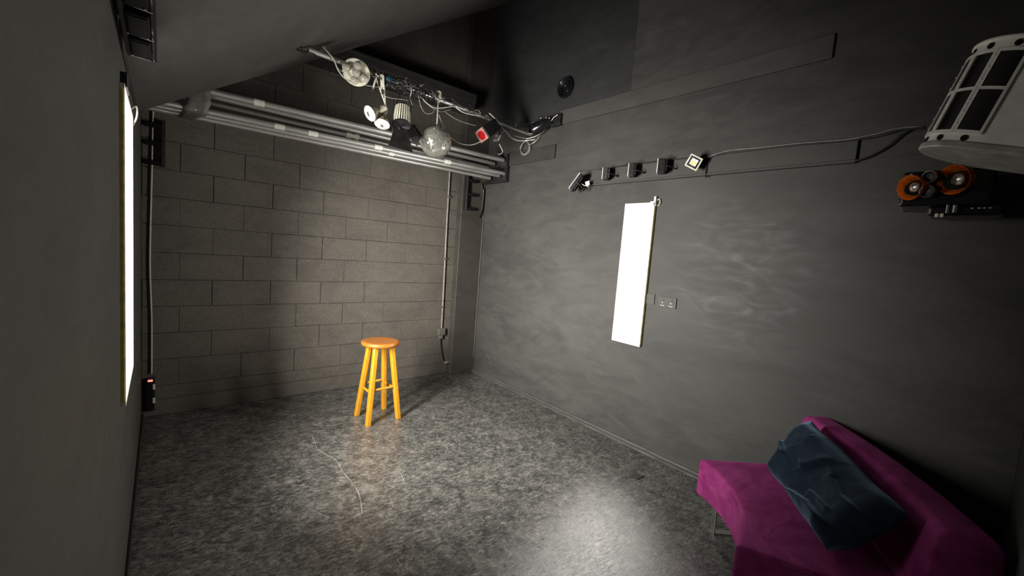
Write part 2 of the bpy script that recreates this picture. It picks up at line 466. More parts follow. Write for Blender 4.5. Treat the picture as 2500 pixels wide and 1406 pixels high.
# thin bead in the corner between casing and right wall
struct(MB().tube([(W-.012, 4.366, .19), (W-.010, 4.366, 1.10), (W-.013, 4.366, 1.13), (W-.012, 4.366, 2.03)], .006, 6).build('trim_7', M['box_paint'], None, True))

# ------------------------------------------------------------------ lit panels
def light_panel(c, w, h, nx, th, mat, label, top):
    """wall panel centred at c=(x,y,z) on a wall facing nx"""
    x, y, zc = c
    t = thing('light_panel', (x, y, zc-h/2), label, 'light panel')
    f = MB(); e = .009
    for a, b in (((y-w/2, zc-h/2), (y-w/2+e, zc+h/2)), ((y+w/2-e, zc-h/2), (y+w/2, zc+h/2)),
                 ((y-w/2+e, zc-h/2), (y+w/2-e, zc-h/2+e*1.4)), ((y-w/2+e, zc+h/2-e*1.4), (y+w/2-e, zc+h/2))):
        f.box((x, a[0], a[1]), (x+nx*th, b[0], b[1]))
    f.build('frame', M['panel_frame'], t, False, .001, 1)
    MB().box((x+nx*.001, y-w/2+e, zc-h/2+e*1.4), (x+nx*(th+.004), y+w/2-e, zc+h/2-e*1.4)).build('diffuser', mat, t, False, .003, 2)
    MB().box((x, y-w/2-.002, zc-h/2+.02), (x+nx*th*.7, y-w/2, zc+h/2-.02)).build('side_strip', M['panel_edge'], t)
    b = MB().box((x, y-.10, zc+h/2), (x+nx*th*.9, y-.5*w+.015, zc+h/2+.012))
    b.box((x, y-w/2-.006, zc+h/2-.03), (x+nx*th, y-w/2+.012, zc+h/2+.050))
    b.build('hanger_bracket', M['panel_frame'], t, False, .001, 1)
    MB().tube(smooth_pts([(x+nx*.008, y-w/2+.006, zc+h/2+.012), (x+nx*.014, y-w/2-.030, zc+h/2+.030), (x+nx*.012, y-w/2-.035, zc+h/2-.010), (x+nx*.006, y-w/2-.012, zc+h/2-.025)]), .004, 6).build('lead', M['cable_white'], t, True)
    return t
light_panel((W, 2.088, 1.490), .290, 1.215, -1, .030, M['panel_right'],
            'tall lit white panel on the grey right wall beside the double socket', 0)
lp = thing('light_panel', (XL, 2.50, .89), 'tall lit white panel seen edge-on on the left wall near the camera', 'light panel')
yA, yB, zA, zB, th = 2.20, 2.80, .872, 2.120, .016
f = MB()
for a, b in (((yA, zA), (yA+.008, zB)), ((yB-.008, zA), (yB, zB)), ((yA+.008, zA), (yB-.008, zA+.010)), ((yA+.008, zB-.010), (yB-.008, zB))):
    f.box((XL, a[0], a[1]), (XL+th, b[0], b[1]))
f.build('frame', M['panel_frame'], lp, False, .001, 1)
MB().box((XL+.001, yA+.008, zA+.010), (XL+th-.0012, yB-.008, zB-.010)).build('diffuser', M['panel_left'], lp)
MB().box((XL, yA-.002, zA+.02), (XL+th*.7, yA, zB-.02)).build('side_strip', M['panel_edge'], lp)
MB().box((XL, yA+.06, zB), (XL+.022, yA+.20, zB+.055)).build('hanger_bracket', M['black_metal'], lp, False, .002, 1)
MB().tube(smooth_pts([(XL+.012, yB-.1, zB+.004), (XL+.030, yB-.06, zB+.03), (XL+.030, yB-.02, zB-.01), (XL+.012, yB+.03, zB-.05)]), .004, 6).build('lead', M['cable_white'], lp, True)

def panel_lamp(name, loc, nx, w, h, power, spread, tilt, pitch=0.0):
    l = bpy.data.lights.new(name, 'AREA'); l.shape = 'RECTANGLE'; l.size = h; l.size_y = w
    l.energy = power; l.color = (1.0, .965, .90); l.spread = math.radians(spread)
    o = bpy.data.objects.new(name, l); COL.objects.link(o)
    tr, pr_ = math.radians(tilt), math.radians(pitch)
    d = V((nx*math.cos(tr)*math.cos(pr_), math.sin(tr)*math.cos(pr_), math.sin(pr_)))
    zz = -d; xx = V((0, 0, 1)); xx = (xx-zz*xx.dot(zz)).normalized(); yy = zz.cross(xx)
    o.matrix_world = Matrix(((xx.x, yy.x, zz.x, loc[0]), (xx.y, yy.y, zz.y, loc[1]), (xx.z, yy.z, zz.z, loc[2]), (0, 0, 0, 1)))
    return o
panel_lamp('panel_tubes_right', (W-.060, 2.088, 1.49), -1, .22, 1.18, 6.0, 146, 6)
for i in range(4):
    panel_lamp('panel_tubes_left', (XL+.062, 2.50, 1.496+(i-1.5)*.305), 1, .34, .29, 5.1, 106, 12, -9)

# ------------------------------------------------------------------ stool
SX, SY = 1.519, 3.564
st = thing('bar_stool', (SX, SY, 0), 'round-topped honey wood bar stool standing alone on the black floor', 'stool')
fr = Matrix.Translation((SX, SY, 0))
MB().lathe([(0, .676), (.150, .676), (.162, .679), (.168, .687), (.168, .703), (.163, .711), (.154, .7145), (.120, .713), (0, .7115)], fr, 48).build('seat', M['seat_wood'], st, True, angle=50)
FEET = [V((1.379, 3.416, 0)), V((1.671, 3.443, 0)), V((1.377, 3.682, 0)), V((1.648, 3.713, 0))]
def legp(f, z): return V((f.x+(SX-f.x)*z*.70, f.y+(SY-f.y)*z*.70, z))
for f in FEET:
    a, b = legp(f, 0), legp(f, .68)
    out = V((f.x-SX, f.y-SY, 0)).normalized(); yaw_ = .09
    ux = V((math.cos(yaw_), math.sin(yaw_), 0)); uy = V((-ux.y, ux.x, 0))
    vs = []
    for pz, h in ((a, .0225), (b, .0225)):
        c = .007
        for dx, dy in ((-h+c, -h), (h-c, -h), (h, -h+c), (h, h-c), (h-c, h), (-h+c, h), (-h, h-c), (-h, -h+c)):
            vs.append(pz+ux*dx+uy*dy)
    MB().add(vs, [tuple(range(7, -1, -1)), tuple(range(8, 16))]+[(i, (i+1) % 8, 8+(i+1) % 8, 8+i) for i in range(8)]).build('leg', M['wood'], st, False, .003, 1)
for (i, j, zz) in ((2, 0, .278), (1, 3, .280), (0, 1, .300), (2, 3, .306)):
    a, b = legp(FEET[i], zz), legp(FEET[j], zz); d = (b-a).normalized()
    a += d*.012; b -= d*.012; L = (b-a).length
    MB().tube([a, a+d*.02, a+d*(L*.3), a+d*(L*.7), b-d*.02, b], [.008, .0095, .0115, .0115, .0095, .008], 12).build('rung', M['wood'], st, True)

# ------------------------------------------------------------------ wedge-shaped lounge chair
ZT, ZB_ = .42, .192
A = V((2.564, 1.106, 0)); B = V((1.905, .626, 0))
u_ = (A-B).normalized(); nF = V((-u_.y, u_.x, 0))          # nF points out of the front
if nF.dot(V((-.59, .81, 0))) < 0: nF = -nF
mid = (A+B)/2
HWF = (A-B).length/2                                     # half width front
DEP = .585; HWB = HWF+.155                               # half width at the back line
def SP(s, d, zz, bow=.110):
    """s -1..1 along the chair, d 0 front .. back, both edges curved about the same centre"""
    hw = HWF+(HWB-HWF)*d/DEP
    p = mid+u_*(s*hw)-nF*d
    p = p-nF*((bow-.045*d/DEP)*(1-s*s))
    return V((p.x, p.y, zz))
ch = thing('lounge_chair', (mid.x-nF.x*.3, mid.y-nF.y*.3, 0), 'magenta velvet wedge-shaped armless lounge chair in the near right corner', 'chair')
def pad(grid_s, grid_d, ztop, zbot, rnd=.018):
    """closed cushion block from a plan grid; softly rounded edges"""
    mb = MB(); ns, nd = len(grid_s), len(grid_d)
    def e(i, n): return min(i, n-1-i)
    vs = []
    for lay in (0, 1):
        for j, d in enumerate(grid_d):
            for i, s in enumerate(grid_s):
                zz = ztop(s, d) if lay == 0 else zbot(s, d)
                vs.append(SP(s, d, zz))
    k = ns*nd; fs = []
    for j in range(nd-1):
        for i in range(ns-1):
            a = j*ns+i; fs.append((a, a+1, a+ns+1, a+ns)); fs.append((k+a, k+a+ns, k+a+ns+1, k+a+1))
    for i in range(ns-1):
        fs.append((i, k+i, k+i+1, i+1)); a = (nd-1)*ns+i; fs.append((a, a+1, k+a+1, k+a))
    for j in range(nd-1):
        a = j*ns; fs.append((a, a+ns, k+a+ns, k+a)); a = j*ns+ns-1; fs.append((a, k+a, k+a+ns, a+ns))
    return mb.add(vs, fs)
gs = [-1+2*i/20 for i in range(21)]
gd = [DEP*i/8 for i in range(9)]+[DEP+.10, DEP+.20]
pad(gs, gd, lambda s, d: ZT+.006*math.sin(PI*min(1, d/DEP))*(1-s*s), lambda s, d: ZB_+.012*(1-s*s)).build('seat', M['sofa'], ch, True, .020, 3, angle=60)
gb = [DEP-.015, DEP+.06, DEP+.13, DEP+.185]
def bpt(s, d, zz):
    lean = (zz-ZT)*.05
    return SP(s, d+lean, zz)
mbk = MB(); vs = []; fs = []
zl = [ZT-.02, .50, .58, .66, .72, .745]
ring = []
for zi, zz in enumerate(zl):
    sh = [0, 0, 0, 0, .006, .028][zi]
    loop = [bpt(s, DEP-.015+sh, zz) for s in gs]+[bpt(s, DEP+.17-sh, zz) for s in reversed(gs)]
    ring.append(loop)
m_ = len(ring[0])
for l in ring: vs += l
for i in range(len(zl)-1):
    for k in range(m_): fs.append((i*m_+k, i*m_+(k+1) % m_, (i+1)*m_+(k+1) % m_, (i+1)*m_+k))
base = (len(zl)-1)*m_
for k in range(len(gs)-1):
    fs.append((base+k, base+k+1, base+m_-2-k, base+m_-1-k)); fs.append((k, m_-1-k, m_-2-k, k+1))
MB().add(vs, fs).build('backrest', M['sofa'], ch, True, .012, 2, angle=60)
# stitched seams at the ends of the seat
for s in (-1, 1):
    MB().tube([SP(s*.997, d, ZT-.012, .040) for d in [0.02+(DEP-.04)*i/10 for i in range(11)]], .0035, 6).build('seam_piping', M['sofa'], ch, True)
for s in (-.80, .80):
    c0, c1 = SP(s, .075, 0), SP(s, DEP+.05, 0)
    g = MB(); dd = (c1-c0).normalized(); sd = V((-dd.y, dd.x, 0)); zt_ = ZB_+.035
    def flat(p, q, w, t):
        z_ = (q-p).normalized(); fr_ = frame(p, z_, sd); L = (q-p).length
        g.box((-w/2, -t/2, 0), (w/2, t/2, L), fr_)
    up = V((0, 0, 1))
    flat(c0, c0+up*zt_, .045, .010); flat(c1, c1+up*zt_, .045, .010)
    flat(c0+up*.005, c1+up*.005, .045, .010)
    g.build('leg_frame', M['steel'], ch, False, .0015, 1)

# plush throw bundled on the chair
cl, cbm, crr, ct = V((2.700, .745, .475)), V((2.125, .350, .478)), V((2.165, .140, .735)), V((2.855, .628, .775))
NS, NT = 150, 100
def seg_d(px, py, pts):
    best = 9; 
    for (ax, ay), (bx, by) in zip(pts[:-1], pts[1:]):
        dx, dy = bx-ax, by-ay; t = max(0, min(1, ((px-ax)*dx+(py-ay)*dy)/(dx*dx+dy*dy)))
        best = min(best, math.hypot(px-ax-t*dx, (py-ay-t*dy)*.6))
    return best
# folds: polyline in (along, up), height of the step, reach on the high side
CRE = [([(.20, -.06), (.22, .20), (.25, .40), (.26, .55), (.31, .75), (.30, 1.06)], .040, .10), ([(-.03, .50), (.10, .49), (.25, .44)], .026, .06),
       ([(.59, .86), (.54, .64), (.48, .42)], .026, .07), ([(.40, .02), (.58, .17), (.75, .26), (.98, .28)], .030, .09),
       ([(.62, .36), (.78, .42), (.92, .44)], .018, .05), ([(.70, .72), (.84, .66), (1.03, .70)], .022, .06)]
def fold(px, py, pts):
    best = (9, 1, 0); n_ = len(pts)-1
    for i, ((ax, ay), (bx, by)) in enumerate(zip(pts[:-1], pts[1:])):
        ay, by, qy = ay*.55, by*.55, py*.55
        dx, dy = bx-ax, by-ay; t = max(0, min(1, ((px-ax)*dx+(qy-ay)*dy)/(dx*dx+dy*dy)))
        d = math.hypot(px-ax-t*dx, qy-ay-t*dy)
        if d < best[0]: best = (d, 1 if (dx*(qy-ay)-dy*(px-ax)) < 0 else -1, (i+t)/n_)
    return best
nrm_ = ((cbm-cl).cross(ct-cl)).normalized()
if nrm_.dot(V((-.5, .5, .6))) < 0: nrm_ = -nrm_
def th_pt(s, t, side):
    p = cl*(1-s)*(1-t)+cbm*s*(1-t)+crr*s*t+ct*(1-s)*t
    es = min(s, 1-s); et = min(t, 1-t)
    r = min(1, es/.10)*min(1, et/.14); dome = math.sqrt(max(0, 1-(1-r)**2)) if r < 1 else 1
    if side == 0:
        h = .085*dome*(.72+.28*math.sin(PI*t))
        h += .022*noise.noise(V((s*3.2, t*2.4, 1.7)))*dome+.004*noise.noise(V((s*11, t*8, 5)))*dome
        
        for pts, dp, wd in CRE:
            d, sd_, q_ = fold(s, t, pts); tp_ = min(1, q_/.12, (1-q_)/.12) if -.01 < pts[0][0] and pts[-1][0] < 1 and pts[-1][1] < 1 else 1
            x_ = d*sd_; st_ = 1/(1+math.exp(max(-60, min(60, -x_/.009))))
            h -= .010*math.exp(-(d/.014)**2)*max(.15, tp_)*dome
            h += 1.5*dp*max(.15, tp_)*dome*(st_*math.exp(-max(0, x_)/wd)-.45*(1-st_)*math.exp(-max(0, -x_)/(wd*.35)))
        wob = V((0, 0, 0))
    else:
        h = -.050*dome*math.sin(PI*max(.001, min(.999, t)))**.5
    edge = (1-r)
    w = (cbm-cl).normalized()*(.016*noise.noise(V((t*2.5, s*3, 9)))+.030*math.sin(PI*t)*(1 if s > .5 else 0))*edge+(ct-cl).normalized()*(.014*noise.noise(V((s*3.5, t*2, 4))))*edge
    return p+nrm_*h+w
vs = []; fs = []
for side in (0, 1):
    for j in range(NT+1):
        for i in range(NS+1): vs.append(th_pt(i/NS, j/NT, side))
k = (NS+1)*(NT+1)
for j in range(NT):
    for i in range(NS):
        a = j*(NS+1)+i; fs.append((a, a+1, a+NS+2, a+NS+1)); fs.append((k+a, k+a+NS+1, k+a+NS+2, k+a+1))
for i in range(NS):
    fs.append((i, k+i, k+i+1, i+1)); a = NT*(NS+1)+i; fs.append((a, a+1, k+a+1, k+a))
for j in range(NT):
    a = j*(NS+1); fs.append((a, a+NS+1, k+a+NS+1, k+a)); a += NS; fs.append((a, k+a, k+a+NS+1, a+NS+1))
tag(MB().add(vs, fs).build('throw_blanket', M['plush'], None, True, origin=(2.45, .5, .45), angle=80),
    'crumpled navy plush throw blanket bundled against the back of the magenta chair', 'blanket')

# ------------------------------------------------------------------ stored steel poles
POLES = [  # y, z left, z right, x left, x right, radius, what sets it apart
    (3.98, 2.613, 2.665, .035, 3.085, .026, 'thick galvanised steel pole, front of the upper tier under the lighting bar', [(.17, 'w')]),
    (4.15, 2.626, 2.640, .030, 3.079, .022, 'galvanised steel pole, middle of the upper tier, between two others', []),
    (4.30, 2.609, 2.612, .020, 3.105, .020, 'galvanised steel pole with pale couplers, rearmost of the upper tier by the wall', [(.44, 'c')]),
    (3.97, 2.4576, 2.5116, -.085, 3.118, .023, 'galvanised steel pole with white tape labels, front of the lower tier', [(.245, 'w'), (.325, 'w'), (.505, 'w'), (.74, 'w')]),
    (4.07, 2.449, 2.494, -.085, 3.105, .020, 'galvanised steel pole, middle of the lower tier, between two others', [(.565, 'w')]),
    (4.22, 2.455, 2.4755, -.085, 3.085, .021, 'galvanised steel pole, rearmost and lowest of the stored tier over the block wall', [])]
for (y, zl_, zr_, xl_, xr_, r, lab, marks) in POLES:
    a, b = V((xl_, y, zl_)), V((xr_, y, zr_)); d = (b-a).normalized(); L = (b-a).length
    t = thing('steel_pole', (a+b)/2-V((0, 0, r)), lab, 'pole', 'stored steel poles')
    mb = MB()
    fr_ = frame(a, d)
    mb.lathe([(r*.8, .0), (r, .0), (r, L*.25), (r, L*.5), (r, L*.75), (r, L), (r*.8, L), (r*.8, L-.12), (0, L-.12)], fr_, 20)
    mb.lathe([(r*.8, 0), (r*.8, .12), (0, .12)], fr_, 20)
    mb.build('tube', M['galv'], t, True)
    for pos, kind in marks:
        fa = frame(a+d*(L*pos), d)
        if kind == 'w':
            wl = .075 if r > .022 else .055
            MB().lathe([(r+.0003, 0), (r+.0012, .001), (r+.0012, wl-.001), (r+.0003, wl)], fa, 20).build('tape_label', M['tape_white'], t, True)
        else:
            MB().lathe([(r, 0), (r+.006, .002), (r+.006, .045), (r+.002, .05), (r+.002, .09), (r+.008, .095), (r+.008, .12), (r, .122)], fa, 16).build('coupler', M['ivory'], t, True)
# tape binding the bundle near its left end
tp = MB(); prof_ = []
yz = [(4.345, 2.645), (4.16, 2.665), (3.962, 2.655), (3.938, 2.62), (3.932, 2.50), (3.938, 2.45), (3.965, 2.425), (4.08, 2.422), (4.22, 2.427), (4.262, 2.45)]
yz = [(4.16, 2.660), (3.985, 2.652), (3.944, 2.625), (3.936, 2.56), (3.940, 2.49), (3.944, 2.455), (3.968, 2.432), (4.08, 2.424), (4.22, 2.428)]
ns_ = 24; vs = []; fs = []
P3 = smooth_pts([V((0, a, b)) for a, b in yz], 5)
for i, p_ in enumerate(P3):
    tt = i/(len(P3)-1)
    xa = .150-.05*tt+.012*noise.noise(V((tt*6, 1, 2))); xb = xa+.100+.05*math.sin(tt*PI)+.012*noise.noise(V((tt*7, 5, 2)))
    for k in range(5):
        f_ = k/4; sag = .010*noise.noise(V((f_*3, tt*5, 8)))
        vs.append(V((xa+(xb-xa)*f_, p_.y+sag*.5, p_.z+sag)))
for i in range(len(P3)-1):
    for k in range(4): fs.append((i*5+k, i*5+k+1, (i+1)*5+k+1, (i+1)*5+k))
o = tag(MB().add(vs, fs).build('duct_tape', M['tape_grey'], None, True, origin=(.19, 3.94, 2.5)), 'grey cloth tape wrapped around the stored steel poles near their left end', 'tape')
o.modifiers.new('thick', 'SOLIDIFY').thickness = .003
# L-shaped carrier at the right end
pr = thing('pole_bracket', (W-.03, 4.15, 2.43), 'black L-shaped bracket carrying the right ends of the steel poles', 'bracket')
MB().box((W-.055, 3.925, 2.412), (W-.004, 4.37, 2.436)).build('arm', M['black_metal'], pr, False, .004, 2)
MB().box((W-.055, 3.915, 2.412), (W-.004, 3.938, 2.735)).build('upright', M['black_metal'], pr, False, .004, 2)
MB().box((W-.055, 3.938, 2.572), (W-.030, 4.37, 2.588)).build('upper_arm', M['black_metal'], pr, False, .003, 1)
MB().box((W-.008, 3.95, 2.42), (W, 4.36, 2.60)).build('side_plate', M['black_metal'], pr)
# pronged wall racks
def rack(x, yb, zs, top, bot, lab, sx, reach):
    t = thing('wall_rack', (x, yb, bot), lab, 'rack')
    MB().box((x-.012, yb-.055, bot), (x+.012, yb, top)).build('rail', M['black_metal'], t, False, .002, 1)
    for zz in zs:
        a, b = sorted((x+sx*.010, x+sx*reach))
        MB().box((a, yb-.055, zz-.020), (b, yb-.018, zz+.014)).build('prong', M['matte_black'], t, False, .003, 1)
    return t
rack(2.835, 4.372, (2.42, 2.255, 2.085), 2.47, 2.06, 'small black three-pronged rack on the casing in the far right corner', 1, .135)
rack(.012, D, (2.375, 2.235, 2.085), 2.42, 2.06, 'small black three-pronged rack in the far left corner above the power strip', -1, .118)

# ------------------------------------------------------------------ lighting bar and what hangs from it
bl, br = V((.765, 3.242, 2.866)), V((3.135, 3.584, 2.905))
lb = thing('lighting_bar', (bl+br)/2, 'long thin steel lighting bar hung with lamps under the high ceiling', 'lighting bar')
MB().tube([bl, bl*.5+br*.5, br], .017, 14).build('bar_tube', M['galv'], lb, True)
hk = V((.728, 3.236, ceil_z(.728)))
MB().tube([V((.70, 3.232, ceil_z(.70)-.004)), V((.735, 3.237, 2.835)), bl+V((.05, .007, -.006))], .010, 8).tube([V((.715, 3.234, ceil_z(.715)-.012)), V((.70, 3.232, ceil_z(.70)+.01))], .022, 10).build('end_hook', M['black_metal'], lb, True)
MB().box((W-.012, 3.53, 2.85), (W, 3.63, 2.96)).build('wall_plate', M['black_metal'], lb, False, .003, 1)
bdir = (br-bl).normalized()
def bp(x): return bl+bdir*((x-bl.x)/bdir.x)

# five-bulb plate
pc = bar(869, 178, -.02); pn = ((O-pc).normalized()*.93+cd*.22-cr*.20+V((0, 0, -.12))).normalized()
px_ = (cr-pn*cr.dot(pn)).normalized(); py_ = pn.cross(px_)
if py_.dot(cd) > 0: py_ = -py_
t = thing('cluster_lamp', pc, 'cream round plate lamp carrying five clear globe bulbs on the lighting bar', 'lamp')
fr_ = frame(pc, pn, px_)
MB().lathe([(0, 0), (.086, 0), (.097, -.004), (.099, -.012), (.094, -.018), (0, -.022)], fr_, 40).build('plate', M['cream'], t, True)
MB().tube([pc-pn*.02, pc-pn*.05, bp(pc.x)], .012, 8).build('mount', M['black_metal'], t, True)
for (a, b, h) in ((-.052, .066, .055), (.047, .078, .060), (.022, .020, .062), (-.010, -.038, .060), (.078, -.026, .058)):
    dirn = (pn+px_*a*2.2+py_*b*2.2).normalized()
    base = pc+px_*a*.72+py_*b*.72
    fb = frame(base, dirn)
    j = MB().lathe([(.017, -.005), (.019, .012), (.017, .030), (.012, .034), (0, .034)], fb, 16).build('lamp_holder', M['cream'], t, True)
    gr = .030
    c_ = base+dirn*(.034+gr*.8)
    fb = frame(c_, dirn)
    gl = MB().lathe([(.010, -gr*.95)]+[(gr*math.sin(q), -gr*math.cos(q)) for q in [PI*i/10 for i in range(2, 11)]], fb, 20).build('globe_bulb', M['glass'], t, True)
    MB().lathe([(0, -.025), (.008, -.022), (.014, -.010), (.015, .004), (.008, .012), (0, .013)], fb, 10).build('filament_core', M['cream'], gl, True)

# pair of reflector lamps on hook clamps
def par_lamp(fc, axis, lab, hl, fr_r=.060):
    """fc: centre of the lens; axis: where the lamp points"""
    ax = V(axis).normalized(); t = thing('reflector_lamp', fc, lab, 'lamp', 'reflector bulbs on the lighting bar')
    fb = frame(fc-ax*.085, ax)
    MB().lathe([(.016, -.012), (.020, 0), (.022, .012), (.030, .026), (.046, .052), (.057, .074), (.0605, .084), (.060, .088)], fb, 28).build('reflector', M['gilt'], t, True)
    fa = MB().lathe([(.060, .087), (.056, .092), (.040, .097), (.018, .100), (0, .101)], fb, 28).build('lens', M['bulb_face'], t, True)
    MB().box((-.016, -.010, .0995), (.016, .010, .1025), fb).build('lens_cap', M['pewter'], fa, False, .002, 1)
    MB().lathe([(0, -.075), (.020, -.075), (.024, -.065), (.024, -.020), (.020, -.010), (.018, -.004)], fb, 18).build('lamp_holder', M['ivory'], t, True)
    e = fc-ax*(.085+.07)
    MB().tube(smooth_pts([e, e+V((0, 0, .03)), hl-V((0, 0, .02)), hl], 4), .006, 8).build('stem', M['ivory'], t, True)
    return t
p1 = bar(903, 277, -.03); par_lamp(p1, (-cr*.55+cd*.55-cf*.62), 'tilted reflector bulb on the lighting bar, its lens facing left', bp(1.275)+V((0, 0, -.014)))
p2 = bar(933, 303, -.03); par_lamp(p2, (cd*.93-cf*.36-cr*.05), 'reflector bulb hanging straight down beside the tilted one', bp(1.335)+V((0, 0, -.014)))
# hook clamps
def clamp(pa, pb, lab, w=.013):
    t = thing('hook_clamp', pa, lab, 'clamp'); d = (pb-pa); L = d.length
    fb = frame(pa, d, cr)
    MB().box((-w, -.004, 0), (w, .004, L), fb).build('strap', M['ivory'], t, False, .0015, 1)
    MB().box((-w*.9, -.030, L-.012), (w*.9, .004, L), fb).build('hook', M['ivory'], t, False, .0015, 1)
    MB().tube([pa-d.normalized()*.014, pa+d.normalized()*.012], .006, 8).build('bolt', M['chrome'], t, True)
clamp(bar(910, 218, -.03), bar(920, 183, -.026), 'slanting pale strap clamp on the lighting bar beside the bulb plate', .006)
clamp(bar(934, 218, -.03), bar(933, 184, -.026), 'upright pale hook clamp on the lighting bar beside the blue tape', .015)
tb = tag(MB().lathe([(.020, 0), (.023, .004), (.023, .066), (.020, .07)], frame(bp(1.335), bdir), 16).build('cable_tape', M['blue'], None, True, origin=bp(1.36)), 'bright blue tape wrapped round the lighting bar', 'tape')

# ribbed can with black barn doors
cc_ = bar(983, 262, -.02); cb_ = bar(980, 303, -.06); ax = (cb_-cc_).normalized(); L = (cb_-cc_).length
t = thing('can_spotlight', cc_, 'pale ribbed can spotlight with sooty black barn doors left of the mirror ball', 'spotlight')
fb = frame(cc_, ax)
MB().lathe([(0, 0), (.045, 0), (.052, .006), (.056, L*.6), (.062, L)], fb, 28).lathe([(.062, L), (.050, L-.01), (0, L-.012)], fb, 28).build('can_body', M['black_metal'], t, True)
rb = MB()
for i in range(22):
    a = 2*PI*i/22; ca, sa = math.cos(a), math.sin(a)
    f2 = fb @ Matrix.Rotation(a, 4, 'Z')
    rb.add([f2 @ V(p) for p in ((.045, -.005, .004), (.045, .005, .004), (.060, .0045, .006), (.060, -.0045, .006), (.058, -.005, L-.004), (.058, .005, L-.004), (.071, .0045, L), (.071, -.0045, L))],
           [(0, 1, 2, 3), (4, 7, 6, 5), (0, 4, 5, 1), (1, 5, 6, 2), (2, 6, 7, 3), (3, 7, 4, 0)])
rb.build('ribs', M['ivory'], t)
MB().lathe([(.062, L-.002), (.074, L), (.076, L+.008), (.064, L+.010)], fb, 28).build('front_ring', M['black_metal'], t, True)
hb = bp(cc_.x)
MB().tube([cc_+cr*.066+ax*.04, cc_+cr*.070-ax*.02, hb+cr*.02-V((0, 0, .01))], .005, 6).tube([cc_-cr*.062+ax*.04, cc_-cr*.05-ax*.03, hb-cr*.01-V((0, 0, .01))], .005, 6).build('yoke', M['black_metal'], t, True)
MB().lathe([(0, -.03), (.028, -.03), (.032, -.022), (.032, .0)], fb, 18).build('rear_cap', M['flap'], t, True)
# flaps: bent plates hanging below the front ring
def plate(pts, name, th=.003):
    pts = [V(p) for p in pts]; nn = (pts[1]-pts[0]).cross(pts[2]-pts[0]).normalized()*th
    n_ = len(pts)
    return MB().add(pts+[p_+nn for p_ in pts], [tuple(range(n_)), tuple(range(2*n_-1, n_-1, -1))]+[(i, (i+1) % n_, n_+(i+1) % n_, n_+i) for i in range(n_)]).build(name, M['flap'], t)
plate([bar(964, 312, -.04), bar(996, 318, -.06), bar(1008, 372, -.16), bar(948, 354, -.14)], 'barn_door')
plate([bar(972, 307, -.02), bar(1012, 304, .05), bar(1030, 330, .02), bar(1019, 357, -.02), bar(1000, 336, -.05)], 'barn_door')
plate([bar(962, 306, -.02), bar(971, 306, .03), bar(968, 330, .05), bar(956, 334, .0)], 'barn_door')

# mirror ball
mc = V((1.864, 3.401, 2.520)); R_ = .138
t = thing('mirror_ball', mc-V((0, 0, R_)), 'silver mirror ball hanging on a rod from the lighting bar', 'mirror ball')
MB().lathe([(R_*.985*math.sin(PI*i/24), -R_*.985*math.cos(PI*i/24)) for i in range(25)], Matrix.Translation(mc), 40).build('ball_core', M['grout'], t, True)
tl = MB(); nr = 30
for i in range(1, nr):
    th0 = PI*(i-.5)/nr+.004; th1 = PI*(i+.5)/nr-.004; thm = PI*i/nr
    nn = max(4, int(2*PI*math.sin(thm)/(PI/nr)))
    for k in range(nn):
        a0 = 2*PI*(k+.05)/nn; a1 = 2*PI*(k+.95)/nn
        c0 = V((math.sin(thm)*math.cos((a0+a1)/2), math.sin(thm)*math.sin((a0+a1)/2), math.cos(thm)))
        jit = V((random.gauss(0, .06), random.gauss(0, .06), random.gauss(0, .06)))
        nrm = (c0+jit).normalized(); q4 = []
        for (th_, a_) in ((th0, a0), (th0, a1), (th1, a1), (th1, a0)):
            d_ = V((math.sin(th_)*math.cos(a_), math.sin(th_)*math.sin(a_), math.cos(th_)))*R_
            d_ = d_-nrm*(d_-c0*(R_*1.0)).dot(nrm); q4.append(mc+d_)
        tl.add(q4, [(0, 1, 2, 3)])
tl.build('mirror_tiles', M['mirror'], t)
top = bp(mc.x)+V((0, 0, -.005))
MB().tube([mc+V((0, 0, R_-.002)), V((mc.x, mc.y, top.z))], .0055, 8).build('rod', M['ivory'], t, True)
MB().lathe([(.012, .0), (.028, .004), (.030, .02), (.024, .032), (.024, .055), (.018, .062), (0, .064)], Matrix.Translation((mc.x, mc.y, top.z+.012)), 20).lathe([(.0, -.02), (.020, -.016), (.024, .0), (.012, .012)], Matrix.Translation((mc.x, mc.y, top.z)), 20).build('motor', M['ivory'], t, True)

# box lamp with the red gel
rc = bar(1200, 313, -.03); rf = bar(1176, 330, -.055)
ra = (rf-rc).normalized(); fb = frame(rc, ra, (cu*.55+cr*.75))
t = thing('gel_spotlight', rc, 'black box spotlight with a red gel in a pale frame, right of the mirror ball', 'spotlight')
LR = (rf-rc).length
MB().box((-.062, -.062, -.06), (.062, .062, LR-.008), fb).build('housing', M['black_metal'], t, False, .010, 2)
gf = MB(); e = .058
hole = [(.043*math.cos(2*PI*i/32), .043*math.sin(2*PI*i/32)) for i in range(32)]
outer = []
for i in range(32):
    c_, s_ = math.cos(2*PI*i/32), math.sin(2*PI*i/32); m__ = max(abs(c_), abs(s_)); outer.append((e*c_/m__, e*s_/m__))
vs = [fb @ V((x, y, LR+.004)) for x, y in outer]+[fb @ V((x, y, LR+.004)) for x, y in hole]+[fb @ V((x, y, LR)) for x, y in outer]+[fb @ V((x, y, LR)) for x, y in hole]
fs = []
for i in range(32):
    j = (i+1) % 32; fs += [(i, j, 32+j, 32+i), (64+i, 96+i, 96+j, 64+j), (i, 64+i, 64+j, j), (32+i, 32+j, 96+j, 96+i)]
gf.add(vs, fs).build('gel_frame', M['pink_card'], t)
MB().lathe([(.044, LR-.006), (.044, LR+.001), (0, LR+.001)], fb, 32).build('red_gel', M['red_gel'], t)
sp = [fb @ V((.0, -.080, .03)) for _ in range(1)]
coil = []
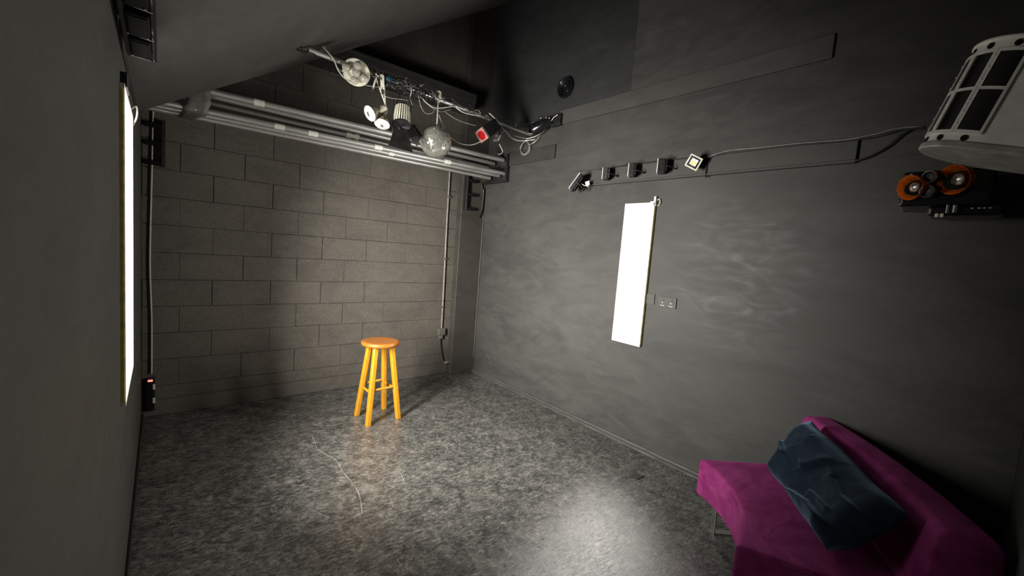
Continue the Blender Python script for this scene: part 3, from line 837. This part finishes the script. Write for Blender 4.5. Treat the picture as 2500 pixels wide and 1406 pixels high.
for i in range(50):
    a = i*.28; r_ = .040-.0006*i; coil.append(fb @ V((r_*math.cos(a)*.9+.005, -.066-.0006*i, r_*math.sin(a)+.0)))
MB().tube(coil, .0045, 6).build('tension_coil', M['cable_grey'], t, True)
MB().tube(smooth_pts([fb @ V((0, -.085, -.02)), fb @ V((.07, -.085, -.07)), bp(2.49)-V((0, 0, .02))], 5), .007, 6).build('yoke', M['black_metal'], t, True)
MB().lathe([(0, -.07), (.045, -.068), (.060, -.052), (.060, -.045)], fb, 24).build('rear_cap', M['black_metal'], t, True)
MB().add([bar(1206, 338, -.05), bar(1222, 330, -.04), bar(1221, 340, -.06), bar(1213, 346, -.08), bar(1203, 346, -.08)], [(0, 1, 2, 3, 4)]).build('side_flap', M['grey_case_dark'], t)

# black lamp at the wall end of the bar
e0 = at(1300, 318, x=W-.16); e1 = at(1352, 292, x=W-.06)
t = thing('wall_lamp', e1, 'black lamp bolted to the right wall where the bundled cables end', 'lamp')
fb = frame(e0, e1-e0)
Le = (e1-e0).length
MB().lathe([(0, .0), (.055, .0), (.062, .02), (.050, Le*.55), (.032, Le*.9), (0, Le*.92)], fb, 22).build('lamp_body', M['black_gloss'], t, True)
MB().box((W-.06, e1.y-.09, e1.z-.06), (W, e1.y+.06, e1.z+.05)).build('back_box', M['black_metal'], t, False, .006, 2)
for q in ((1320, 288), (1333, 287), (1341, 288), (1322, 310)):
    c_ = at(*q, x=W-.125); MB().lathe([(0, -.006), (.006, -.004), (.006, .004), (0, .006)], frame(c_, (-1, -.3, -.2)), 10).build('bolt', M['chrome'], t, True)

# cables on and around the bar
C = [
 ('cable_white', .0045, [bar(788, 114, -.01), bar(801, 128, -.03), bar(815, 146, -.03), bar(826, 172, -.02), bar(843, 192, -.01), bar(872, 206, .02)], 'white cable loop drooping from the ceiling end of the lighting bar'),
 ('cable_grey', .0035, [bar(792, 112, .01), bar(806, 126, .02), bar(816, 145, .0), bar(824, 165, .02), bar(839, 178, .0)], 'thin grey cable beside the white loop at the ceiling end'),
 ('cable_grey', .0035, [bar(890, 208, -.02), bar(925, 212, -.02), bar(960, 208, -.02), bar(1000, 218, -.02)], 'grey cable running just under the bar between the strap clamps'),
 ('cable_grey', .0035, [bar(929, 227, -.02), bar(941, 235, -.03), bar(958, 240, -.03), bar(985, 243, -.03), bar(997, 246, -.02)], 'thin grey cable dipping from the hook clamp to the ribbed can'),
 ('cable_white', .0042, [bar(1003, 212, -.03), bar(1004, 226, -.04), bar(1000, 240, -.04), bar(1003, 249, -.03), bar(1006, 256, -.02)], 'short white lead kinked down beside the ribbed can'),
 ('cable_grey', .0040, [bar(1022, 233, -.03), bar(1026, 255, -.05), bar(1034, 272, -.05), bar(1045, 278, -.05), bar(1056, 275, -.05), bar(1062, 268, -.04)], 'grey cable hanging in a deep loop left of the mirror ball rod'),
 ('cable_white', .0050, [bar(1026, 236, -.02), bar(1040, 250, -.04), bar(1055, 261, -.04), bar(1068, 264, -.03), bar(1090, 262, -.03), bar(1113, 258, -.02)], 'thick white cable swagged across the mirror ball rod'),
 ('cable_grey', .0035, [bar(1033, 240, .02), bar(1048, 258, .02), bar(1066, 270, .02), bar(1082, 272, .02), bar(1100, 267, .02)], 'thin grey cable swagged behind the mirror ball rod'),
 ('cable_grey', .0045, [bar(1071, 280, .03), bar(1080, 302, .03), bar(1092, 325, .02), bar(1105, 339, .0), bar(1123, 350, -.03), bar(1147, 354, -.05), bar(1164, 350, -.07), bar(1176, 344, -.09)], 'grey cable sagging from the ball rod to the red gel lamp'),
 ('cable_grey', .0045, [bar(1084, 271, .03), bar(1105, 286, .03), bar(1130, 298, .02), bar(1162, 307, .0)], 'grey cable slanting to the back of the red gel lamp'),
 ('cable_white', .0050, [bar(1113, 262, -.02), bar(1128, 273, -.02), bar(1148, 279, -.02), bar(1178, 284, -.02)], 'thick white cable drooping along the bar above the red gel lamp'),
 ('cable_grey', .0040, [bar(1162, 268, -.03), bar(1170, 271, -.03), bar(1174, 280, -.03), bar(1180, 288, -.02)], 'short grey cable hooked over the bar by the red gel lamp'),
 ('cable_white', .0045, [bar(1194, 276, -.04), bar(1205, 286, -.06), bar(1217, 298, -.06), bar(1223, 309, -.06), bar(1222, 330, -.07), bar(1216, 343, -.07)], 'white cable bending down the right side of the red gel lamp'),
]
def mixp(px, py, f):
    a, b = bar(px, py), at(px, py, x=W-.09); return a*(1-f)+b*f
C += [
 ('cable_white', .0058, [bar(1224, 309, -.04), bar(1236, 322, -.05), mixp(1248, 335, .2), mixp(1264, 343, .35), mixp(1285, 343, .55), mixp(1307, 340, .8)], 'thick white cable, lowest of the sagging bundle by the right wall'),
 ('cable_white', .0050, [mixp(1285, 339, .5), mixp(1312, 331, .7), mixp(1330, 318, .85), mixp(1342, 303, .95), mixp(1351, 288, 1), mixp(1362, 280, 1)], 'white cable rising along the right wall end of the sagging bundle'),
 ('cable_grey', .0045, [bar(1232, 316, -.03), mixp(1248, 327, .15), mixp(1262, 333, .3), mixp(1290, 338, .5), mixp(1316, 329, .75), mixp(1338, 309, .9), mixp(1350, 289, 1)], 'grey cable in the middle of the sagging bundle by the right wall'),
 ('cable_grey', .0045, [mixp(1264, 313, .2), mixp(1280, 322, .4), mixp(1296, 326, .55), mixp(1312, 325, .7), mixp(1324, 316, .85), mixp(1332, 302, .95)], 'grey cable with a white joint, topmost of the sagging bundle'),
 ('cable_grey', .0035, [bar(1227, 310, -.02), mixp(1240, 314, .1), mixp(1256, 312, .2), mixp(1262, 308, .25)], 'thin grey cable linking the gel lamp to the small connector'),
 ('cable_grey', .0035, [bar(1240, 293, -.02), mixp(1250, 303, .1), mixp(1252, 315, .2), mixp(1246, 320, .2)], 'thin grey cable curling beside the small connector'),
 ('cable_black', .0050, [mixp(1281, 306, .3), mixp(1300, 299, .5), mixp(1316, 293, .75), mixp(1340, 285, 1)], 'black cable running straight to the black wall lamp'),
 ('cable_white', .0045, [bar(1219, 352, .06), bar(1223, 360, .05), bar(1227, 369, .05), bar(1224, 375, .05), bar(1217, 377, .06)], 'loose white cable end hooked above the right ends of the poles'),
 ('cable_grey', .0045, [mixp(1316, 334, .8), mixp(1309, 343, .85), mixp(1300, 350, .9), mixp(1290, 354, .95)], 'grey cable dropping from the bundle into the wall coil'),
]
for mt, r_, pts, lab in C: cable('cable', pts, r_, M[mt], lab, 'cable', 'cables on the lighting bar')
cn = mixp(1260, 304, .25)
tag(MB().box((-.008, -.006, -.020), (.008, .006, .020), frame(cn, cu+cr*-.2, cr)).build('cable_connector', M['cream'], None, False, .002, 1, origin=cn), 'small cream cable connector among the wires by the red gel lamp', 'connector')
# the fine tangle nobody could count
tg = MB(); rnd = random.Random(3)
for i in range(46):
    x_ = rnd.uniform(1.36, 1.78) if i < 34 else rnd.uniform(2.05, 2.46); c0 = bp(x_); pts = []
    L_ = rnd.uniform(.08, .20); an = rnd.uniform(-.5, .5)
    for j in range(6):
        f_ = j/5
        pts.append(c0+bdir*(f_-.5)*L_*2+V((0, rnd.uniform(-.03, .03), rnd.uniform(-.03, .028) if i < 34 else rnd.uniform(-.022, .018)))+V((0, -.015, an*.16*(f_-.5))))
    tg.tube(smooth_pts(pts, 4), rnd.choice((.0022, .0028, .0034)), 5)
o = tag(tg.build('cable_tangle', M['cable_dim'], None, True, origin=bp(1.55)), 'fine tangle of thin wires knotted along the lighting bar', 'wires'); o['kind'] = 'stuff'
tg = MB()
for i in range(26):
    x_ = rnd.uniform(1.34, 1.80); c0 = bp(x_); L_ = rnd.uniform(.06, .18); pts = []
    for j in range(6): pts.append(c0+bdir*(j/5-.5)*L_*2+V((0, rnd.uniform(-.04, .04), rnd.uniform(-.06, .05))))
    tg.tube(smooth_pts(pts, 4), .0045, 5)
o = tag(tg.build('cable_tangle', M['cable_black'], None, True, origin=bp(1.55)), 'black wires bundled along the lighting bar left of the mirror ball', 'wires'); o['kind'] = 'stuff'

# ------------------------------------------------------------------ right wall: duct, coil, floodlights, sockets
dc = at(1384, 215, x=W)
t = thing('wall_duct', dc, 'black round vent collar high on the right wall', 'vent')
fb = frame(dc, (-1, 0, 0))
MB().lathe([(.058, 0), (.098, 0), (.104, .010), (.104, .030), (.096, .042), (.084, .040), (.074, .030), (.070, .008), (.0, .006)], fb, 40).build('collar', M['black_gloss'], t, True, angle=50)
MB().lathe([(.052, .004), (.060, .010), (.066, .030), (.060, .036), (.050, .030), (.046, .006)], fb, 36).build('inner_ring', M['black_gloss'], t, True)
co = at(1284, 362, x=W-.03); pts = []
for i in range(16*4+1):
    a = 2*PI*i/16; r_ = .070+.012*noise.noise(V((i*.35, 1, 1))); pts.append(co+V((-.012+.006*(i/16-2)+.004*math.sin(i), r_*math.cos(a)*1.05, r_*math.sin(a)-.012*noise.noise(V((i*.2, 7, 1))))))
tag(MB().tube(smooth_pts(pts, 3), .0038, 6).build('cable_coil', M['cable_grey'], None, True, origin=co), 'coil of grey cable hanging on the right wall under the bundled cables', 'cable')

def flood(c, w, h, d, yaw, lab, face, loop=True, roll=0.0, tilt=0.0, post=None):
    """small LED floodlight: thin case, front rim, U bracket back to the wall"""
    t = thing('floodlight', c, lab, 'floodlight', 'small floodlights on the right wall ledge')
    fb = Matrix.Translation(c) @ Matrix.Rotation(yaw, 4, 'Z') @ Matrix.Rotation(tilt, 4, 'Y') @ Matrix.Rotation(roll, 4, 'X')
    MB().box((-d, -w/2, -h/2), (0, w/2, h/2), fb).build('case', M['black'], t, False, .004, 2)
    fins = MB()
    for i in range(5): fins.box((-d-.012, -w*.4+i*w*.2-.002, -h*.40), (-d+.002, -w*.4+i*w*.2+.002, h*.40), fb)
    fins.build('heat_sink', M['black'], t)
    rim = MB(); e = .008
    for a, b in (((-w/2, -h/2), (-w/2+e, h/2)), ((w/2-e, -h/2), (w/2, h/2)), ((-w/2+e, -h/2), (w/2-e, -h/2+e)), ((-w/2+e, h/2-e), (w/2-e, h/2))):
        rim.box((0, a[0], a[1]), (.006, b[0], b[1]), fb)
    rim.build('front_rim', face, t, False, .0015, 1)
    gl = MB().box((.0, -w/2+e, -h/2+e), (.003, w/2-e, h/2-e), fb).build('lens', M['dark_lens'], t)
    U = [fb @ V(q) for q in ((-d*.5, w/2+.004, 0), (-d-.04, w/2+.004, -.01), (-d-.080, 0, -.02), (-d-.04, -w/2-.004, -.01), (-d*.5, -w/2-.004, 0))]
    MB().tube(smooth_pts(U, 4), .004, 6).build('bracket', M['black_metal'], t, True)
    wl = V((W-.024, c.y-.06, c.z-.012)); fo = fb @ V((-d-.078, 0, -.02))
    MB().tube([fo, (fo+wl)/2+V((0, 0, .01)), wl], .005, 6).build('wall_stem', M['black_metal'], t, True)
    return t, fb
fy = math.radians(118)     # cases face up the room, seen nearly edge-on
f2 = V((W-.10, 2.445, 2.360)); f3 = V((W-.10, 2.175, 2.365)); f4 = V((W-.10, 1.905, 2.372))
flood(f2, .085, .100, .045, fy, 'small black floodlight with a pale rim, second from the left on the wall ledge', M['grey_case'])
flood(f3, .080, .105, .045, fy, 'small black floodlight on the wall ledge, between two rimmed ones', M['grey_case'])
flood(f4, .085, .110, .055, fy, 'small black floodlight on the wall ledge just left of the white-rimmed one', M['grey_case'])
# big tilted flood at the left end
f1 = at(1404, 444, x=W-.15)
t, fb = flood(f1, .14, .17, .035, math.radians(128), 'tilted floodlight with a pale edge at the left end of the wall ledge', M['white'], tilt=math.radians(-32))
tg_ = at(1434, 447, x=W-.09)
o = MB().box((-.020, -.001, -.022), (.020, .001, .018), frame(tg_, (0, .3, 1), (-.3, 1, 0))).tube([fb @ V((-.05, 0, .02)), tg_+V((-.01, .03, -.02)), tg_+V((0, -.02, -.03))], .004, 6).build('cable_tie_tag', M['white'], t)
# the diamond-faced one
f5 = at(1694, 396, x=W-.12)
t = thing('floodlight', f5, 'small black floodlight with white diamond-turned rim, right-hand end of the row', 'floodlight', 'small floodlights on the right wall ledge')
fn = (V((0, 0, CAM_H))-f5).normalized()+V((0, .25, -.05)); fb = frame(f5, fn, cu+cr*.75)
MB().box((-.042, -.042, -.055), (.042, .042, -.004), fb).build('case', M['black'], t, False, .004, 2)
rim = MB(); e, w_ = .010, .048
for a, b in (((-w_, -w_), (-w_+e, w_)), ((w_-e, -w_), (w_, w_)), ((-w_+e, -w_), (w_-e, -w_+e)), ((-w_+e, w_-e), (w_-e, w_))):
    rim.box((a[0], a[1], -.006), (b[0], b[1], .004), fb)
rim.build('front_rim', M['cream'], t, False, .002, 1)
MB().box((-.038, -.038, -.006), (.038, .038, .0), fb).build('lens', M['black_gloss'], t)
MB().box((-.024, -.024, -.002), (.024, .024, .001), fb).build('reflector', M['pewter'], t)
MB().box((-.020, -.016, .0), (.004, .018, .002), fb).build('led_chip', M['yellow_led'], t)
MB().tube([fb @ V((0, 0, -.052)), V((W-.02, f5.y-.05, f5.z-.01))], .010, 8).tube([V((W-.03, f5.y-.055, f5.z+.01)), V((W-.03, f5.y-.06, f5.z-.10))], .007, 6).build('wall_stem', M['black_metal'], t, True)
# cables along the ledge
def wl(*q, o=.028): return [at(a, b, x=W-o) for a, b in q]
cable('ledge_cable', wl((1716, 387), (1742, 378), (1785, 367), (1860, 360), (1950, 350), (2060, 341), (2130, 329), (2190, 314), (2250, 309), (2290, 312)), .0028, M['cable_grey'], 'grey cable running along the top of the wall ledge towards the grey derby light')
cable('ledge_cable', wl((1718, 389), (1760, 377), (1830, 368), (1950, 354), (2070, 344), (2140, 333), (2200, 318), (2260, 314), (2300, 316), o=.034), .0045, M['cable_black'], 'black cable running along the top of the wall ledge beside the grey one')
cable('ledge_cable', wl((2084, 394), (2110, 386), (2140, 373), (2170, 355), (2200, 330), (2230, 314), (2262, 310), o=.028), .006, M['cable_black'], 'black cable swooping up from the right end of the wall ledge')
cable('ledge_cable', wl((1462, 414), (1500, 409), (1540, 400), (1580, 397), (1620, 391), (1655, 389), (1684, 384), o=.036), .004, M['cable_black'], 'black cable linking the row of small floodlights')
# sockets
ds = thing('double_socket', (W, 1.752, 1.292), 'grey painted double power socket on the right wall beside the lit panel', 'socket')
MB().box((W-.010, 1.672, 1.249), (W, 1.832, 1.336)).build('plate', M['socket'], ds, False, .002, 1)
for yy in (1.716, 1.790):
    s_ = MB().box((W-.013, yy-.012, 1.300), (W-.009, yy+.004, 1.322)).build('rocker_switch', M['socket'], ds, False, .001, 1)
    for (dy, dz, w2, h2) in ((0, .012, .003, .005), (-.010, -.012, .0045, .003), (.010, -.012, .0045, .003)):
        MB().box((W-.0112, yy+dy-w2, 1.276+dz-h2), (W-.0098, yy+dy+w2, 1.276+dz+h2)).build('pin_shutter', M['white'], ds)
tag(MB().box((W-.008, 1.866, 1.259), (W, 2.012, 1.343)).lathe([(0, .0095), (.004, .009), (.004, .006)], frame((W, 1.98, 1.30), (-1, 0, 0)), 10).build('blanking_plate', M['socket'], None, False, .002, 1, origin=(W, 1.94, 1.30)),
    'blank grey painted plate between the lit panel and the double socket', 'plate')
# flat square patch lying on the floor
q = [V((2.675, 1.643, 0)), V((2.768, 1.652, 0)), V((2.790, 1.585, 0)), V((2.694, 1.585, 0))]
tag(MB().add([p_+V((0, 0, .001)) for p_ in q]+[p_+V((0, 0, .005)) for p_ in q], [(0, 1, 2, 3), (7, 6, 5, 4)]+[(i, (i+1) % 4, 4+(i+1) % 4, 4+i) for i in range(4)]).build('floor_patch', M['trim'], None, False, .001, 1, origin=(2.73, 1.61, 0)),
    'small dark square patch stuck to the floor before the chair', 'patch')

# ------------------------------------------------------------------ back wall: conduit, box, leads
cx1 = at(1097, 420, y=D-.015); cx2 = at(1075, 806, y=D-.015)
t = thing('conduit', (cx2.x, D, .70), 'pale painted conduit pipe running down the block wall into a small box', 'conduit')
zb_ = .585
MB().tube([V((2.655, D-.014, 2.62)), V((2.66, D-.014, 1.9)), V((2.672, D-.014, 1.2)), V((2.680, D-.014, zb_))], .0115, 12).build('pipe', M['pipe_paint'], t, True)
for zz in (2.2, 1.45, .85):
    MB().box((2.645, D-.028, zz-.010), (2.690, D-.001, zz+.010)).build('saddle_clip', M['block'], t, False, .003, 1)
MB().box((2.630, D-.045, .500), (2.722, D-.001, .586)).build('junction_box', M['box_paint'], t, False, .006, 2)
MB().box((2.648, D-.040, .452), (2.694, D-.001, .500)).build('cable_gland', M['box_paint'], t, False, .004, 1)
cable('drop_cable', [V((2.672, D-.02, .455)), V((2.684, D-.016, .38)), V((2.70, D-.014, .30)), V((2.735, D-.018, .17)), V((2.765, D-.03, .145))], .006, M['cable_black'], 'black cable dropping from the conduit box to the floor plinth')
tag(MB().box((2.745, D-.05, .128), (2.800, D-.012, .158)).lathe([(0, 0), (.009, 0), (.009, .02), (0, .02)], frame((2.765, D-.05, .145), (0, -1, 0)), 10).build('cable_outlet', M['pipe_paint'], None, False, .003, 1, origin=(2.77, D-.03, .14)), 'small painted cable outlet low on the back wall by the corner casing', 'outlet')
cable('corner_cable', [at(374, 262, y=D-.012), at(371, 405, y=D-.012), at(367, 560, y=D-.012), at(366, 660, y=D-.012), at(370, 780, y=D-.012), at(370, 912, y=D-.012)], .006, M['cable_white'], 'grey cable running down the far left corner to the power strip')
ps = thing('power_strip', (-.062, D, .06), 'black upright power strip with red light low in the far left corner', 'power strip')
MB().box((-.092, D-.040, .055), (-.034, D-.002, .335)).build('case', M['black_gloss'], ps, False, .006, 2)
MB().box((-.082, D-.046, .305), (-.050, D-.038, .322)).build('indicator', M['led'], ps, False, .003, 1)
for zz in (.262, .145): MB().box((-.050, D-.042, zz-.026), (-.034, D-.0395, zz+.020)).build('white_sticker', M['tape_white'], ps)
# thin bracket leads in the right corner
cable('corner_cable', [V((3.06, 4.36, 2.43)), V((3.075, 4.352, 2.36)), V((3.095, 4.35, 2.32)), V((3.09, 4.352, 2.10)), V((3.07, 4.35, 2.03)), V((3.05, 4.35, 1.99))], .006, M['cable_black'], 'short black cable dangling in the far right corner under the pole bracket')

# ------------------------------------------------------------------ grey derby light (top right)
dz0, dz1 = 2.118, 2.455
axd = V((.02, -.285, .955)).normalized()
dcx, dcy, RR = 2.345, .150, .140
def dpt(th, h, r=RR, dx=0.0, dy=0.0):
    """th: 0 faces the camera side (-x), 90 faces up the room (+y); h metres up the axis"""
    p = V((dcx-r*math.cos(th)+dx, dcy+r*math.sin(th)+dy, dz0))
    return p+axd*(h/axd.z) if False else p+axd*h
HT = .345
t = thing('derby_light', (dcx, dcy, dz0), 'large grey derby stage light with curved rows of dark lenses, top right', 'stage light')
prof_ = [(math.radians(a)) for a in range(0, 131, 5)]
pl = [(-RR*math.cos(a), RR*math.sin(a)) for a in prof_]+[(.13, .06), (.16, -.02), (.16, -.25), (-RR, -.25)]
def dfr(): return frame(V((dcx, dcy, dz0)), axd, V((1, 0, 0)))
FD = dfr()
# frame x axis = +x, y = axd cross x
def loc(x, y, h): return FD @ V((x, y, h))
MB().prism(pl, 0, HT, FD).build('case', M['grey_case'], t, False, .006, 2)
lipo = [(x*1.06, y*1.06 if y > 0 else y) for x, y in pl]
MB().prism(lipo, -.022, .002, FD).build('bottom_rim', M['grey_case_dark'], t, False, .004, 1)
MB().prism(lipo, HT-.002, HT+.012, FD).build('top_rim', M['grey_case'], t, False, .004, 1)
DEG = math.radians
for (a0, a1) in ((-4, 20), (27, 50), (57, 80), (87, 108)):
    for (h0, h1) in ((.040, .178), (.188, HT-.042)):
        n_ = 6; vs = []; fs = []
        for (r_) in (RR+.0015, RR+.006):
            for i in range(n_+1):
                a = DEG(a0+(a1-a0)*i/n_)
                for h in (h0, h1): vs.append(loc(-r_*math.cos(a), r_*math.sin(a), h))
        m2 = 2*(n_+1)
        for i in range(n_):
            k = 2*i; fs += [(m2+k, m2+k+2, m2+k+3, m2+k+1), (k, k+1, k+3, k+2), (k, k+2, m2+k+2, m2+k), (k+1, m2+k+1, m2+k+3, k+3)]
        fs += [(0, m2, m2+1, 1), (2*n_, 2*n_+1, m2+2*n_+1, m2+2*n_)]
        MB().add(vs, fs).build('lens_window', M['dark_lens'], t, True)
    # raised frame bars of the column
    bars = MB()
    for a in (a0-1.5, a1+1.5):
        vs = []
        r0, r1, da = RR-.001, RR+.010, 1.6
        for h in (.030, HT-.032):
            for (r_, aa) in ((r0, a-da), (r1, a-da), (r1, a+da), (r0, a+da)): vs.append(loc(-r_*math.cos(DEG(aa)), r_*math.sin(DEG(aa)), h))
        bars.add(vs, [(0, 1, 2, 3), (4, 7, 6, 5), (0, 4, 5, 1), (1, 5, 6, 2), (2, 6, 7, 3), (3, 7, 4, 0)])
    for h in (.030, .178, HT-.042):
        vs = []
        for i in range(7):
            a = DEG(a0+(a1-a0)*i/6)
            for (r_, hh) in ((RR, h), (RR+.009, h), (RR+.009, h+.010), (RR, h+.010)): vs.append(loc(-r_*math.cos(a), r_*math.sin(a), hh))
        fs = []
        for i in range(6):
            for k in range(4): fs.append((i*4+k, i*4+(k+1) % 4, (i+1)*4+(k+1) % 4, (i+1)*4+k))
        bars.add(vs, fs)
    bars.build('lens_frame', M['grey_case'], t)
    am = DEG((a0+a1)/2)
    for h in (.014, HT-.015):
        c_ = loc(-(RR+.001)*math.cos(am), (RR+.001)*math.sin(am), h); out = (FD.to_3x3() @ V((-math.cos(am), math.sin(am), 0)))
        MB().lathe([(0, .003), (.0095, .003), (.011, 0)], frame(c_, out), 18).build('port', M['black_gloss'], t)
# glints put in as small white studs on the lens frames
rv = MB()
for a in (23.5, 53.5, 83.5):
    for h in (.06, .10, .14, .21, .25, .29): rv.lathe([(0, .007), (.0045, .005), (.005, 0)], frame(loc(-(RR+.006)*math.cos(DEG(a)), (RR+.006)*math.sin(DEG(a)), h), FD.to_3x3() @ V((-math.cos(DEG(a)), math.sin(DEG(a)), 0))), 8)
rv.build('glint_studs', M['white'], t, True)
mk = MB()
for k, (y, h, w_, g) in enumerate(((-.155, .20, .020, .006), (-.175, .175, .028, .008), (-.160, .150, .018, .006), (-.18, .235, .02, .006))):
    mk.box((-RR-.0012, y-w_, h-g), (-RR+.001, y+w_, h+g), FD)
mk.build('worn_decal', M['white'], t)
MB().box((.02, -.26, .14), (.10, -.10, .20), FD).tube([loc(.06, -.14, .17), V((dcx+.06, YF+.0, 2.36))], .014, 8).build('mounting_arm', M['black_metal'], t)

# ------------------------------------------------------------------ effect light with two orange reflectors
ex = 2.80
t = thing('effect_light', (ex+.15, .28, 2.0), 'black effect light with two orange cone reflectors under the grey derby light', 'stage light')
MB().box((ex+.050, .09, 1.985), (W-.02, .405, 2.155)).box((ex+.08, .05, 1.940), (W-.06, .30, 1.99)).build('housing', M['black_gloss'], t, False, .015, 3)
MB().box((W-.03, .10, 1.99), (W, .42, 2.16)).build('wall_plate', M['black_metal'], t, False, .004, 1)
# mouths face the camera side and a little up the room
def cone(c, rad, ax_):
    ax_ = V(ax_).normalized(); fb = frame(c, ax_)
    cn_ = MB().lathe([(rad*.42, -.085), (rad*.55, -.070), (rad*.86, -.025), (rad, .0), (rad*1.03, .001), (rad*1.02, -.008), (rad*.85, -.045), (rad*.55, -.088), (0, -.09)], fb, 40).build('cone_reflector', M['orange'], t, True, angle=70)
    ba = MB().lathe([(rad*.48, -.07), (rad*.50, -.046), (rad*.46, -.030), (rad*.42, -.028)], fb, 30).build('lamp_barrel', M['black_gloss'], t, True)
    le = MB().lathe([(rad*.43, -.032), (rad*.38, -.024), (rad*.2, -.017), (0, -.015)], fb, 26).build('lens', M['pewter'], t, True)
    MB().lathe([(0, .012), (.006, .010), (.006, 0), (0, 0)], frame(c+V((0, 0, rad*1.0)), (0, 0, 1)), 8).build('rim_screw', M['chrome'], t, True)
cone(V((ex, .366, 2.068)), .058, (-.68, .44, -.14))
cone(V((ex, .222, 2.095)), .066, (-.68, .44, -.14))
for (yy, zz) in ((.303, 2.114), (.303, 2.046)):
    fb = frame(V((ex-.005, yy, zz)), (-.76, .30, -.12))
    MB().lathe([(.028, -.08), (.029, .0), (.026, .001), (.024, -.01), (0, -.03)], fb, 26).build('spot_tube', M['black'], t, True)
    MB().lathe([(.025, .001), (.0295, .003), (.0305, 0), (.0295, -.004)], fb, 28).build('silver_ring', M['steel'], t, True)
    MB().lathe([(.024, -.008), (.014, -.004), (0, -.002)], fb, 22).build('lens', M['black_metal'], t, True)
for (yy, zz, r_, h_) in ((.228, 1.948, .006, .04), (.203, 1.950, .010, .034)):
    MB().lathe([(0, 0), (r_, 0), (r_, h_), (0, h_)], Matrix.Translation((ex+.055, yy, zz)), 14).build('knob', M['chrome'], t, True)
for yy in (.262, .244): MB().cbox((ex+.07, yy, 1.940), (.016, .013, .018)).build('terminal', M['ivory'], t, False, .002, 1)
for yy in (.150, .128, .112, .095): MB().cbox((ex+.075, yy, 1.972), (.006, .009, .004)).build('terminal', M['white'], t)

# ------------------------------------------------------------------ black fixture frame high on the left
lx0, lx1, ly0, ly1, lz = -.100, -.022, 1.25, 2.36, 2.275
t = thing('lamp_rack', (-.06, 1.8, lz), 'black ladder-like lamp rack hanging under the ceiling by the left wall', 'lamp rack')
for x_ in (lx0, lx1):
    MB().tube([V((x_, ly0, lz)), V((x_, ly1, lz))], .008, 8).build('rail', M['black_gloss'], t, True)
for i, y_ in enumerate((1.30, 1.47, 1.52, 1.83, 2.10, 2.355)):
    m_r = M['cream'] if i in (1, 2) else M['black_gloss']
    MB().tube([V((lx0, y_, lz)), V((lx1, y_+.005, lz-.004))], .0055, 8).build('rung', m_r, t, True)
for y_ in (1.40, 2.2):
    MB().tube([V((-.06, y_, lz)), V((-.06, y_, ceil_z(-.06)+.004))], .006, 8).build('hanger', M['black_gloss'], t, True)
MB().box((lx0, ly0, lz-.004), (lx1, ly0+.01, lz+.004)).build('end_bar', M['black_gloss'], t)
for k, (ya, yb, lab) in enumerate(((1.58, 1.82, 'black box lamp sitting in the lamp rack, nearer the camera'), (1.88, 2.09, 'black box lamp in the lamp rack, nearer the panel'), (2.13, 2.335, 'black box lamp at the far end of the lamp rack above the lit panel'))):
    b_ = thing('box_lamp', (-.06, (ya+yb)/2, lz+.03), lab, 'lamp', 'box lamps in the lamp rack')
    MB().box((lx0+.009, ya, lz-.012), (lx1-.009, yb, lz+.048)).build('case', M['matte_black'], b_, False, .006, 2)
    MB().box((lx0+.016, ya+.012, lz-.015), (lx1-.016, yb-.012, lz-.011)).build('lens', M['matte_black'], b_)
    MB().tube([V((lx1-.02, yb-.03, lz-.016)), V((lx1-.012, yb-.012, lz-.016))], .003, 6).build('catch', M['chrome'], b_, True)

# ------------------------------------------------------------------ world, view
w = bpy.data.worlds.new('world'); scn.world = w; w.use_nodes = True
w.node_tree.nodes['Background'].inputs[0].default_value = (0, 0, 0, 1)
w.node_tree.nodes['Background'].inputs[1].default_value = 0
vs_ = scn.view_settings
vs_.view_transform = 'Standard'; vs_.look = 'None'; vs_.gamma = 1; vs_.use_curve_mapping = False
vs_.exposure = 2.6
cy = scn.cycles
try:
    cy.max_bounces = 8; cy.diffuse_bounces = 5; cy.glossy_bounces = 4; cy.transmission_bounces = 8
    cy.sample_clamp_indirect = 4; cy.use_denoising = True; cy.caustics_reflective = False; cy.caustics_refractive = False
except Exception: pass
